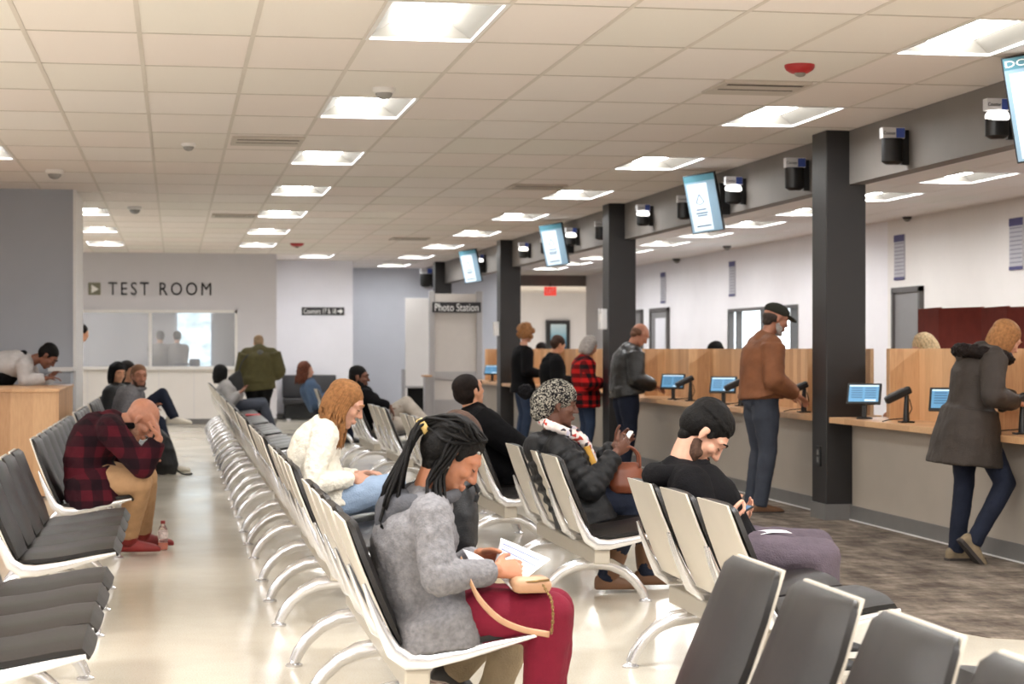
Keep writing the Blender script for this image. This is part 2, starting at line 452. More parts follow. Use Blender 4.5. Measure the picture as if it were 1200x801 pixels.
# doors on the office wall
def door(name, px0, px1, glass):
    y0, y1 = sorted((YZ(zc_x(px0, 9.4), 9.4), YZ(zc_x(px1, 9.4), 9.4)))
    bm = B(); box2(bm, (9.34, y0, 0), (9.42, y0 + .07, 2.15)); box2(bm, (9.34, y1 - .07, 0), (9.42, y1, 2.15)); box2(bm, (9.34, y0, 2.08), (9.42, y1, 2.15))
    d = struct(obj(name, bm, M_DFRAME))
    bm = B(); box2(bm, (9.37, y0 + .07, 0), (9.41, y1 - .07, 2.08)); obj('door_panel', bm, M_DOOR, d)
    if glass:
        bm = B(); box2(bm, (9.355, y0 + .2, 1.0), (9.37, y1 - .45, 1.95)); obj('pane', bm, M_WWHITE, d)
    bm = B(); box2(bm, (9.3, y0 + .12, .98), (9.37, y0 + .25, 1.01)); obj('door_handle', bm, M_BLACK, d)
door('door_1', 1083, 1049, False); door('door_2', 785, 764, True); door('door_3', 754, 738, False)
# half wall with a white ledge by the partition
wall('wall_half', (-1.27, 20.75, 0), (-1.07, 21.33, 1.11), M_WBLUE)
wall('trim_4', (-1.3, 20.72, 1.11), (-1.045, 21.34, 1.15), M_TRIM)
# ---------------------------------------------------------------- service counter, bay by bay
CT_Z = .81
bays = [(5.5, 14.54, 'nearest bay, in front of the first black column'), (14.9, 22.26, 'bay where the man in the brown jacket stands'), (22.62, 29.98, 'bay behind the second black column'), (30.34, 33.6, 'short farthest bay next to the photo station')]
DIVS = [YZ(14.57 + 1.9 * k, 5.38) for k in range(-4, 11)]
for y0, y1, lab in bays:
    t = thing('service_counter', 'wood topped service counter, ' + lab, 'counter', (5.25, y0, 0), 0, 'service counter bays')
    bm = B(); box2(bm, (5.03, y0, CT_Z - .045), (5.6, y1, CT_Z), .004); obj('worktop', bm, M_WTOP, t)
    bm = B(); box2(bm, (5.22, y0, .02), (5.26, y1, CT_Z - .045)); obj('front_panel', bm, M_FRONT, t)
    bm = B(); box2(bm, (5.205, y0, 0), (5.22, y1, .12)); obj('baseboard', bm, M_BASE, t)
    bm = B(); box2(bm, (5.195, y0, 0), (5.205, y1, .014)); obj('floor_strip', bm, M_TRIM, t)
    bm = B(); box2(bm, (5.5, y0, CT_Z), (5.53, y1, 1.345)); obj('privacy_panel', bm, M_WOOD, t)
    for d in DIVS:
        if y0 + .1 < d < y1 - .1:
            bm = B(); box2(bm, (5.27, d, CT_Z), (5.5, d + .025, 1.345)); obj('divider', bm, M_WOOD, t)
# maroon cubicle screen behind the counter
t = thing('cubicle_screen', 'maroon folding cubicle screen behind the counter at the frame edge', 'screen', (7, 17.5, 0))
ys = [YZ(zc_x(p, 7), 7) for p in (1062, 1100, 1135, 1180, 1225, 1290)]
for k in range(5):
    bm = B(); z1 = 1.73 - .01 * k
    dx = .12 if k % 2 else 0
    ya, yb = ys[k + 1], ys[k]
    prism(bm, [(7 + .12 * (k % 2), ya), (7 + .12 * ((k + 1) % 2), yb), (7.03 + .12 * ((k + 1) % 2), yb), (7.03 + .12 * (k % 2), ya)], 0.02, z1); obj('panel', bm, M_MAROON, t)

# ---------------------------------------------------------------- tablets and swing-arm readers on the counter
M_SCREEN = emit('tablet_screen', rgb(88, 142, 180), .32)
M_UI = emit('tablet_text_blocks', rgb(196, 218, 232), .45)
M_UID = emit('tablet_dark_blocks', rgb(60, 98, 132), .3)
def tablet_proto():
    t = thing('tablet_stand', 'x', 'tablet', (0, 0, 0))
    bm = B(); lathe(bm, (0, 0, 0), [(.062, 0), (.062, .008), (.05, .014)], 20); box2(bm, (-.018, -.018, .01), (.018, .018, .14), .004); obj('stand', bm, M_BLACK, t, local=True)
    R = Matrix.Rotation(math.radians(-26), 3, 'X')
    def at(c): return R @ V(c) + V((0, -.015, .19))
    bm = B(); box(bm, at((0, 0, 0)), (.26, .022, .175), R, .007); h = obj('housing', bm, M_BLACK, t, local=True)
    bm = B(); box(bm, at((0, -.0125, .0)), (.225, .002, .138), R); s = obj('screen', bm, M_SCREEN, t, local=True)
    bm = B()
    for k in range(5):
        box(bm, at((-.052, -.0142, .042 - k * .019)), (.085, .001, .008), R); box(bm, at((.052, -.0142, .042 - k * .019)), (.085, .001, .008), R)
    obj('text_block', bm, M_UID, s, local=True)
    bm = B(); box(bm, at((0, -.0142, .062)), (.22, .001, .01), R); box(bm, at((.052, -.0142, -.058)), (.085, .001, .013), R); obj('menu_bar', bm, M_UI, s, local=True)
    return t
def reader_proto():
    t = thing('card_reader', 'x', 'card reader', (0, 0, 0))
    bm = B(); box2(bm, (-.05, -.05, 0), (.05, .05, .012), .003); obj('base', bm, M_BLACK, t, local=True)
    bm = B(); tube(bm, [(0, 0, .01), (0, 0, .1), (.004, 0, .2)], [.026, .02, .017], 12); obj('post', bm, M_BLACK, t, local=True)
    R = Matrix.Rotation(math.radians(-24), 3, 'Y')
    bm = B(); box(bm, V((-.06, 0, .2)), (.2, .075, .056), Matrix.Rotation(math.radians(-25), 3, 'Y'), .014); h = obj('terminal', bm, M_BLACK, t, local=True)
    bm = B(); box(bm, V((-.072, 0, .226)), (.11, .055, .006), Matrix.Rotation(math.radians(-25), 3, 'Y')); obj('keypad', bm, M_BASE, h, local=True)
    bm = B(); tube(bm, [(.03, .02, .17), (.05, .03, .1), (.03, .08, .03), (-.1, .09, .02), (-.16, .05, .008)], [.004] * 5, 6); obj('cord', bm, M_BLACKM, t, local=True)
    return t
tp, rp = tablet_proto(), reader_proto(); nt = nr = 0
tabs = [(1013, 'blue-screened tablet on the counter beside the first black column'), (848, 'tablet on the counter behind the young man with black hair'), (789, 'tablet with a bright reflection, beside the leather jacketed man'),
        (577, 'small tablet on the counter next to the photo station'), (1112, 'tablet mostly hidden behind the woman in the fur hooded coat')]
for px, lab in tabs:
    zc = zc_x(px, 5.17); loc = (5.17, YZ(zc, 5.17), CT_Z); rz = math.radians(-30)
    if nt == 0: tp.location = loc; tp.rotation_euler = (0, 0, rz); tp['label'] = lab; tp['group'] = 'tablets on the service counter'
    else: dup(tp, loc, rz, lab, 'tablets on the service counter')
    nt += 1
rds = [(1062, 'black swing arm card reader between the first column and the fur hooded woman'), (942, 'black card reader in front of the man in the brown jacket'), (868, 'black card reader left of the man in the brown jacket'),
       (809, 'black card reader beside the tablet with a bright reflection'), (1198, 'black card reader under the hands of the fur hooded woman')]
for px, lab in rds:
    zc = zc_x(px, 5.2); loc = (5.2, YZ(zc, 5.2), CT_Z); rz = math.radians(-6)
    if nr == 0: rp.location = loc; rp.rotation_euler = (0, 0, rz); rp['label'] = lab; rp['group'] = 'card readers on the service counter'
    else: dup(rp, loc, rz, lab, 'card readers on the service counter')
    nr += 1

# ---------------------------------------------------------------- counter number lights on the soffit
M_NUM = mat('number_plate', rgb(205, 203, 204), .4, var=.02)
M_BLUEP = mat('number_block', rgb(66, 86, 160), .4, var=.03)
M_LITN = emit('number_light_lit', (1, .97, .93, 1), 1.4)
M_LETTER = mat('dark_lettering', rgb(34, 32, 34), .5, var=.02)
M_WLETTER = mat('white_lettering', rgb(238, 236, 232), .5, var=.02)
def num_light(px, py, h_px, lit_, k, lab):
    zc = zc_x(px, SX - .1); c = P(px, py, zc); h = h_px * zc / F; w = h * .62
    t = thing('counter_number_light', lab, 'number light', (SX, c.y, c.z - h / 2), 0, 'counter number lights along the soffit')
    y = c.y
    bm = B(); box2(bm, (SX - .05, y + .02, c.z - h * .5), (SX, y + .06, c.z + h * .45), .004); obj('backplate', bm, M_BLACK, t)
    x0, x1 = SX - .05 - w, SX - .045
    bm = B(); box2(bm, (x0, y - .02, c.z + h * .2), (x1, y + .05, c.z + h * .5), .004); s = obj('number_plate', bm, M_NUM, t)
    bm = B(); box2(bm, (x0 + w * .62, y - .026, c.z + h * .22), (x1 - .005, y - .02, c.z + h * .48)); obj('number_block', bm, M_BLUEP, s)
    obj('lettering', text_bm('Counter', w * .56, h * .09, .003, (x0 + .005, y - .021, c.z + h * .3)), M_LETTER, s)
    if lit_:
        bm = B(); ell(bm, ((x0 + x1) / 2, y + .01, c.z + h * .05), (w * .52, .06, h * .2)); obj('lamp', bm, M_LITN, t, True)
    bm = B(); tube(bm, [((x0 + x1) / 2, y + .015, c.z - h * .5), ((x0 + x1) / 2, y + .015, c.z - h * .42), ((x0 + x1) / 2, y + .015, c.z + h * (.0 if lit_ else .2))], [(w * .3, .035), (w * .5, .055), (w * .5, .055)], 16, ref=(1, 0, 0))
    obj('hood', bm, M_BLACK, t, .6)
nl = [(1174, 139, 47, 1), (1051, 171, 43, 0), (936, 204, 38, 0), (863, 223, 32, 1), (805, 243, 28, 0), (756, 252, 25, 1), (706, 270, 22, 0), (671, 277, 21, 1), (641, 288, 19, 0), (615, 293, 18, 1), (563, 306, 16, 1), (548, 314, 15, 0), (503, 325, 22, 0)]
for k, (px, py, h, l_) in enumerate(nl):
    num_light(px, py, h, l_, k, ('lit ' if l_ else 'unlit ') + 'counter number light on the charcoal soffit, %s from the camera' % (ORD + ['thirteenth'])[k])

# ---------------------------------------------------------------- hanging queue screens
M_SCRB = emit('queue_screen', rgb(112, 136, 152), .24)
M_SCRW = emit('queue_screen_panel', rgb(186, 202, 214), .32)
M_SCRH = emit('queue_screen_header', rgb(60, 104, 116), .3)
M_SCRT = mat('queue_screen_text', rgb(60, 84, 110), .5, var=.02)
def monitor(px, py, w, h, lab, head, X=4.92):
    c = PX(px, py, X)
    t = thing('queue_screen', lab, 'screen', tuple(c), 0, 'queue screens hung from the soffit')
    Rm = Matrix.Rotation(math.radians(-34), 3, 'Z') @ Matrix.Rotation(math.radians(-7), 3, 'Y') @ Matrix.Rotation(math.radians(11), 3, 'X')
    def at(x, y, z): return Rm @ V((x, y, z)) + c
    bm = B(); box(bm, at(0, .025, 0), (w, .05, h), Rm, .006); hs = obj('housing', bm, M_BLACK, t)
    bm = B(); box(bm, at(0, -.001, 0), (w - .02, .004, h - .02), Rm); s = obj('screen', bm, M_SCRB, t)
    bm = B(); box(bm, at(0, -.004, h * .43), (w - .02, .002, h * .11), Rm); obj('header', bm, M_SCRH, s)
    bm = B(); box(bm, at(-w * .1, -.004, -h * .06), (w * .6, .002, h * .8), Rm); obj('page', bm, M_SCRW, s)
    bm = B()
    a, b = at(-w * .2, -.006, h * .02), at(-w * .08, -.006, h * .16); d = at(w * .04, -.006, h * .02)
    tube(bm, [a, b], .004, 6); tube(bm, [b, d], .004, 6); tube(bm, [a, (a + d) / 2 - V((0, 0, .02)), d], .003, 6)
    for q, ww in ((-.1, .3), (-.16, .36), (-.2, .3), (-.38, .44)): box(bm, at(-w * .08, -.0055, h * q), (w * ww, .001, h * .022), Rm)
    obj('symbols', bm, M_SCRT, s)
    if head:
        R3 = Rm.to_3x3(); obj('lettering', text_bm(head, w * .5, h * .06, .002, at(-w * .44, -.0055, h * .4), R3 @ V((1, 0, 0)), R3 @ V((0, 0, 1))), M_WLETTER, s)
    bm = B(); pts = [at(.05, .06, .02), V((SX - .04, c.y + .14, c.z + .04))]
    tube(bm, pts, .03, 8); box(bm, (SX - .05, c.y + .14, c.z + .05), (.1, .18, .3)); box(bm, at(.04, .08, 0), (.2, .07, .3), Rm); obj('mount', bm, M_BLACK, t)
monitor(824, 238, .32, .56, 'tilted queue screen left of the first black column', None)
monitor(649, 287, .33, .56, 'tilted queue screen between the second and third columns', None)
monitor(551, 312, .33, .56, 'tilted queue screen hung just above the photo station', None)
monitor(1219, 124, .36, .62, 'queue screen cut off by the frame edge above the fur hooded woman', 'DOT')

# ---------------------------------------------------------------- office wall charts, exit sign, framed picture, cameras
M_CHART = mat('chart_paper', rgb(182, 180, 186), .7, var=.03)
M_CHARTB = mat('chart_band', rgb(66, 62, 110), .6, var=.05)
M_CHARTL = mat('chart_lines', rgb(130, 128, 138), .7, var=.05)
for px, y0, y1, lab in ((1191, 255, 316, 'narrow lined wall chart with a dark blue header at the frame edge'), (1054, 275, 328, 'narrow lined wall chart above the grey office door'), (858, 306, 347, 'narrow wall chart above the bright office window'), (777, 319, 355, 'narrow wall chart above the glazed office door')):
    zc = zc_x(px, 9.39); a = P(px, y0, zc); b_ = P(px, y1, zc)
    t = thing('wall_chart', lab, 'wall chart', (9.39, a.y, b_.z), 0, 'narrow charts on the office wall')
    bm = B(); box2(bm, (9.385, a.y - .18, b_.z), (9.4, a.y + .18, a.z)); obj('sheet', bm, M_CHART, t)
    bm = B(); box2(bm, (9.38, a.y - .18, a.z - .09), (9.386, a.y + .18, a.z)); obj('header_band', bm, M_CHARTB, t)
    bm = B(); box2(bm, (9.38, a.y - .18, b_.z), (9.386, a.y + .18, b_.z + .04)); obj('footer_band', bm, M_CHARTB, t)
    bm = B()
    for k in range(9):
        z = b_.z + .08 + (a.z - b_.z - .2) * k / 8; box2(bm, (9.382, a.y - .16, z), (9.386, a.y + .16, z + .012))
    obj('lines', bm, M_CHARTL, t)
c = P(645, 341, 44.6)
M_EXIT = emit('exit_sign_red', rgb(232, 72, 62), .5)
t = thing('exit_sign', 'red EXIT sign hanging under the office bulkhead', 'exit sign', tuple(c))
bm = B(); box2(bm, c + V((-.14, 0, -.1)), c + V((.14, .04, .1)), .006); obj('housing', bm, M_EXIT, t)
obj('lettering', text_bm('EXIT', .2, .1, .004, c + V((-.1, -.005, -.05))), M_WLETTER, t)
bm = B(); box2(bm, c + V((-.01, .01, .1)), c + V((.01, .03, .2))); obj('bracket', bm, M_BLACK, t)
def at_y2(px, py, Y): return at_y(px, py, Y)
def pic_mat():
    t = NT('seascape_picture'); t.set(.4)
    tc = t.new('ShaderNodeTexCoord'); sx = t.new('ShaderNodeSeparateXYZ'); t.lk(tc.outputs['Object'], sx.inputs[0])
    f = t.math('ADD', t.math('MULTIPLY', sx.outputs[2], .62), t.math('MULTIPLY', t.noise(t.coord(scale=(2, 1, 8)), 2.5), .15))
    t.lk(t.ramp(f, [(.42, rgb(34, 56, 78)), (.52, rgb(74, 122, 156)), (.62, rgb(126, 178, 202)), (.86, rgb(200, 222, 232))]), t.p.inputs['Base Color']); return t.m
a, b_ = at_y(640, 375, 57.9), at_y(668, 430, 57.9)
t = thing('framed_picture', 'black framed blue and white picture on the far office wall', 'picture', (a.x, 57.9, b_.z))
bm = B(); box2(bm, (a.x, 57.9, b_.z), (b_.x, 57.98, a.z)); obj('frame', bm, M_BLACK, t)
bm = B(); box2(bm, (a.x + .14, 57.88, b_.z + .1), (b_.x - .12, 57.9, a.z - .12)); obj('print', bm, pic_mat(), t)
def dome(px, py, r, lab, z=CEIL, m=None, name='dome_camera', cat='camera', Y=None):
    p = PF(px, py, z); t = thing(name, lab, cat, (p.x, p.y, z), 0)
    bm = B(); lathe(bm, (p.x, p.y, z - r * .45), [(r * .85, 0), (r, .01), (r, r * .45)], 20); obj('base', bm, M_TRIM if m is None else m, t, .6)
    bm = B(); ell(bm, (p.x, p.y, z - r * .45), (r * .75, r * .75, r * .6)); obj('dome', bm, mat('smoked_dome', rgb(150, 148, 146), .2, var=.02) if m is None else M_REFL, t, True)
dome(450, 103, .075, 'white dome camera above the second middle ceiling light')
dome(64, 199, .085, 'white dome camera above the blue grey partition')
dome(158, 242, .085, 'grey dome camera above the TEST ROOM sign')
dome(221, 168, .06, 'small white ceiling sensor beside the ceiling vent', name='ceiling_sensor', cat='sensor')
dome(1063, 254, .06, 'small black dome camera on the office ceiling above the wall chart', CEIL - .0, M_BLACK)
dome(852, 288, .07, 'small black dome camera on the office ceiling left of the cap', CEIL, M_BLACK)
dome(793, 303, .08, 'small black dome camera at the corner of the office wall', CEIL, M_BLACK)
M_RED = mat('alarm_red', rgb(168, 34, 36), .4, var=.03)
for px, py, r, lab in ((937, 76, .09, 'red fire alarm strobe on the ceiling near the counter'), (348, 285, .11, 'small red fire alarm strobe above the far wall')):
    p = PF(px, py, CEIL); t = thing('fire_alarm', lab, 'fire alarm', (p.x, p.y, CEIL), 0, 'ceiling fire alarms')
    bm = B(); lathe(bm, (p.x, p.y, CEIL - .05), [(r * .55, 0), (r * .9, .018), (r, .035), (r, .05)], 24); obj('body', bm, M_RED, t, .6)
    bm = B(); ell(bm, (p.x, p.y - .01, CEIL - .055), (.035, .03, .02)); obj('strobe_lens', bm, M_REFL, t, True)
M_VENT = mat('vent_metal', rgb(196, 187, 176), .5, var=.02)
M_SLOT = mat('vent_slot', rgb(92, 84, 76), .7, var=.05)
for px, py, lab in ((886, 101, 'slotted ceiling vent beside the red fire alarm'), (313, 164, 'slotted ceiling vent left of the third middle ceiling light'), (628, 218, 'slotted ceiling vent above the third counter row light'), (480, 279, 'slotted ceiling vent far down the hall near the photo station'), (275, 252, 'slotted ceiling vent above the right end of the TEST ROOM sign')):
    p = PF(px, py, CEIL)
    t = thing('ceiling_vent', lab, 'vent', (p.x, p.y, CEIL), 0, 'ceiling vents')
    bm = B()
    box(bm, (p.x, p.y, CEIL - .012), (.58, .56, .02), None, .004); obj('frame', bm, M_VENT, t)
    bm = B(); box(bm, (p.x, p.y - .2, CEIL - .022), (.5, .05, .006)); box(bm, (p.x, p.y + .02, CEIL - .022), (.5, .02, .006)); obj('slot', bm, M_SLOT, t)

# ---------------------------------------------------------------- signs
M_ICON = mat('icon_olive', rgb(126, 124, 104), .5, var=.03)
sy = TY
t = thing('test_room_sign', 'dark TEST ROOM lettering with an arrow icon on the far wall', 'sign', (at_y(127, 345, sy).x, sy, 2.4))
a, b_ = at_y(127, 345.5, sy), at_y(247.5, 331, sy)
obj('lettering', text_bm('TEST ROOM', b_.x - a.x, b_.z - a.z, .02, (a.x, sy - .001, a.z), spacing=1.32), M_LETTER, t)
a, b_ = at_y(103.5, 345.5, sy), at_y(118, 331, sy)
bm = B(); box2(bm, (a.x, sy - .02, a.z), (b_.x, sy, b_.z), .01); ic = obj('icon', bm, M_ICON, t)
bm = B(); cx, cz, r = (a.x + b_.x) / 2, (a.z + b_.z) / 2, .075
v = [bm.verts.new(p) for p in ((cx - r * .7, sy - .025, cz + r), (cx - r * .7, sy - .025, cz - r), (cx + r, sy - .025, cz - r * .1))]; bm.faces.new(v)
r_ = bmesh.ops.extrude_face_region(bm, geom=bm.faces[:]); bmesh.ops.translate(bm, vec=(0, .008, 0), verts=[e for e in r_['geom'] if isinstance(e, bmesh.types.BMVert)])
obj('arrow', bm, M_WLETTER, ic)
def plate_sign(px0, py0, px1, py1, Y, s, label, arrow, zc=None):
    a = at_y(px0, py1, Y); b_ = at_y(px1, py0, Y); w, h = b_.x - a.x, b_.z - a.z
    t = thing('wall_sign', label, 'sign', (a.x, Y, a.z))
    bm = B(); box2(bm, (a.x, Y - .02, a.z), (b_.x, Y, b_.z), .003); obj('plate', bm, M_LETTER, t)
    tw = w * (.76 if arrow else .9)
    obj('lettering', text_bm(s, tw, h * .66, .004, (a.x + w * .045, Y - .0205, a.z + h * .17)), M_WLETTER, t)
    if arrow:
        bm = B(); cx, cz = a.x + w * .9, a.z + h / 2
        box(bm, (cx - w * .025, Y - .022, cz), (w * .07, .004, h * .22))
        v = [bm.verts.new(p) for p in ((cx, Y - .024, cz + h * .36), (cx, Y - .024, cz - h * .36), (cx + w * .065, Y - .024, cz))]; bm.faces.new(v)
        obj('arrow', bm, M_WLETTER, t)
plate_sign(353.5, 360, 403.5, 369, 37.6, 'Counters 17 & 18', 'black Counters 17 & 18 sign with a white arrow', True)

# ---------------------------------------------------------------- photo station kiosk
PY = YZ(36.2, 5.1)
def kx(px): return at_y(px, 400, PY).x
def kz(py): return at_y(535, py, PY).z
M_KIOSK = mat('kiosk_panel', rgb(196, 188, 180), .5, var=.02)
M_KPOST = mat('kiosk_post', rgb(168, 164, 162), .35, .4, var=.03)
t = thing('photo_station', 'tall pale Photo Station booth panel with grey posts and black sign', 'photo booth', (kx(535), PY, 0))
for x0, x1 in ((503, 509), (558, 565)):
    bm = B(); box2(bm, (kx(x0), PY - .05, 0), (kx(x1), PY + .1, kz(341)), .01); obj('post', bm, M_KPOST, t)
bm = B(); box2(bm, (kx(508), PY, .1), (kx(559), PY + .05, kz(344))); obj('panel', bm, M_KIOSK, t)
bm = B(); box2(bm, (kx(507), PY - .03, kz(445)), (kx(560), PY, kz(435))); obj('rail', bm, M_KPOST, t)
bm = B(); box2(bm, (kx(509), PY - .02, .12), (kx(559), PY, kz(468))); obj('kick_panel', bm, M_KPOST, t)
bm = B(); box2(bm, (kx(506), PY - .07, kz(366)), (kx(563), PY - .045, kz(354)), .003); s = obj('sign_plate', bm, M_LETTER, t)
obj('lettering', text_bm('Photo Station', (kx(560) - kx(509)), (kz(355.5) - kz(364.5)), .004, (kx(509), PY - .0705, kz(364.5))), M_WLETTER, s)
bm = B(); box2(bm, (kx(494), PY - .3, kz(441)), (kx(504), PY + .05, kz(439)), .004); obj('shelf', bm, M_WTOP, t)
bm = B(); box2(bm, (kx(496), PY - .26, 0), (kx(502), PY, kz(441))); obj('shelf_support', bm, M_KPOST, t)
# pale screen wall and small table left of the booth
t = thing('backdrop_panel', 'plain cream photo backdrop panel left of the photo station', 'panel', (kx(490), 39.5, 0))
a, b_ = at_y(475, 349, 39.5), at_y(505, 349, 39.5)
bm = B(); box2(bm, (a.x, 39.5, .05), (b_.x + .2, 39.55, a.z), .006); obj('panel', bm, M_WCREAM, t)
for xx in (a.x + .04, b_.x + .1):
    bm = B(); box2(bm, (xx - .03, 39.3, 0), (xx + .03, 39.7, .05)); obj('foot', bm, M_KPOST, t)
a = at_y(487, 453, 38.0)
t = thing('side_table', 'small grey table in front of the cream backdrop panel', 'table', (a.x, 38, 0))
bm = B(); box(bm, (a.x, 38, a.z), (.5, .4, .04), None, .006); obj('tabletop', bm, M_KPOST, t)
bm = B(); box(bm, (a.x + .02, 38.1, a.z / 2), (.34, .03, a.z)); obj('leg_panel', bm, M_BLACKM, t)
bm = B(); box(bm, (a.x - .24, 37.99, .47), (.03, .4, .95)); obj('side_panel', bm, M_KPOST, t)
# boxes on the columns
for y, px, py, h in ((COLY[1], 708.5, 374, .24), (COLY[2], 583, 385, .22)):
    c = PX(px, py, 5.01)
    t = thing('wall_box', 'small white control box on the side of the %s column' % ('second' if y == COLY[1] else 'third'), 'control box', (4.98, y + .17, c.z - h / 2))
    bm = B(); box2(bm, (4.94, y + .08, c.z - h / 2), (5.01, y + .28, c.z + h / 2), .008); obj('case', bm, M_TRIM, t)
    bm = B(); box2(bm, (4.932, y + .12, c.z - h * .1), (4.94, y + .24, c.z + h * .25)); obj('cover', bm, M_WCREAM, t)
t = thing('power_outlet', 'dark outlet plate low on the side of the first black column', 'outlet', (5.0, 14.72, .44))
bm = B(); box2(bm, (4.996, 14.66, .42), (5.01, 14.76, .58), .003); obj('plate', bm, M_BLACK, t)
bm = B(); box2(bm, (4.993, 14.69, .45), (4.997, 14.73, .49)); box2(bm, (4.993, 14.69, .51), (4.997, 14.73, .55)); obj('socket', bm, M_BASE, t)

# ---------------------------------------------------------------- writing desk
t = thing('writing_desk', 'oak panelled writing desk at the left frame edge', 'desk', (-2.5, 18, 0))
dx, dy0, dy1, dz = -1.03, 17.95, 20.4, .985
bm = B(); box2(bm, (-4.5, dy0 - .02, dz - .03), (dx + .01, dy1, dz), .004); obj('worktop', bm, M_DESK, t)
bm = B(); box2(bm, (-4.48, dy0, .02), (dx, dy0 + .03, dz - .03)); obj('front_panel', bm, M_DESK, t)
bm = B(); box2(bm, (dx - .03, dy0 + .03, .02), (dx, dy1 - .02, dz - .03)); obj('side_panel', bm, M_DESK, t)
# ---------------------------------------------------------------- tandem seating
M_VINYL = mat('black_vinyl', rgb(21, 17, 15), .38, 0, .36, .08, 6, .15, 300)
M_SHELL = mat('beige_seat_shell', rgb(200, 192, 178), .36, .35, .5, .03, 5)
M_ALU = mat('polished_aluminium', rgb(214, 214, 216), .24, .85, .5, .04, 6)
M_BEAM = mat('grey_beam', rgb(176, 168, 154), .4, .3, .5, .04, 5)
PITCH, JB = .569, .185            # seat pitch; back top lies JB behind the seat junction
def sheet(bm, prof, w0, w1, th, seg=6, round_=.03, puff=0.0):
    """closed slab following the (v, z) profile, w0..w1 half widths; local u = y"""
    n = len(prof); top, bot = [], []
    for i, (v, z) in enumerate(prof):
        a = prof[max(i - 1, 0)]; b = prof[min(i + 1, n - 1)]
        dv, dz = b[0] - a[0], b[1] - a[1]; l = math.hypot(dv, dz); nv, nz = -dz / l, dv / l
        f = i / (n - 1); w = w0 + (w1 - w0) * f
        e = min(i, n - 1 - i); ins = round_ * (1 - min(1, e / 1.5)) 
        w -= ins
        tr, br = [], []
        for k in range(seg + 1):
            u = -1 + 2 * k / seg
            ed = abs(u) ** 4
            t = th * (1 - .55 * ed) * (1 - .45 * (1 - min(1, e / 1.0)))
            tr.append(bm.verts.new((v + nv * t, u * w, z + nz * t))); br.append(bm.verts.new((v, u * w, z)))
        top.append(tr); bot.append(br)
    for i in range(n - 1):
        for k in range(seg):
            bm.faces.new((top[i][k], top[i][k + 1], top[i + 1][k + 1], top[i + 1][k]))
            bm.faces.new((bot[i][k], bot[i + 1][k], bot[i + 1][k + 1], bot[i][k + 1]))
        for k in (0, seg): bm.faces.new((top[i][k], top[i + 1][k], bot[i + 1][k], bot[i][k]))
    for i in (0, n - 1):
        for k in range(seg): bm.faces.new((top[i][k], bot[i][k], bot[i][k + 1], top[i][k + 1]))
def zz(z): return K * z - .098
def sc(pr): return [(v * K, zz(z)) for v, z in pr]
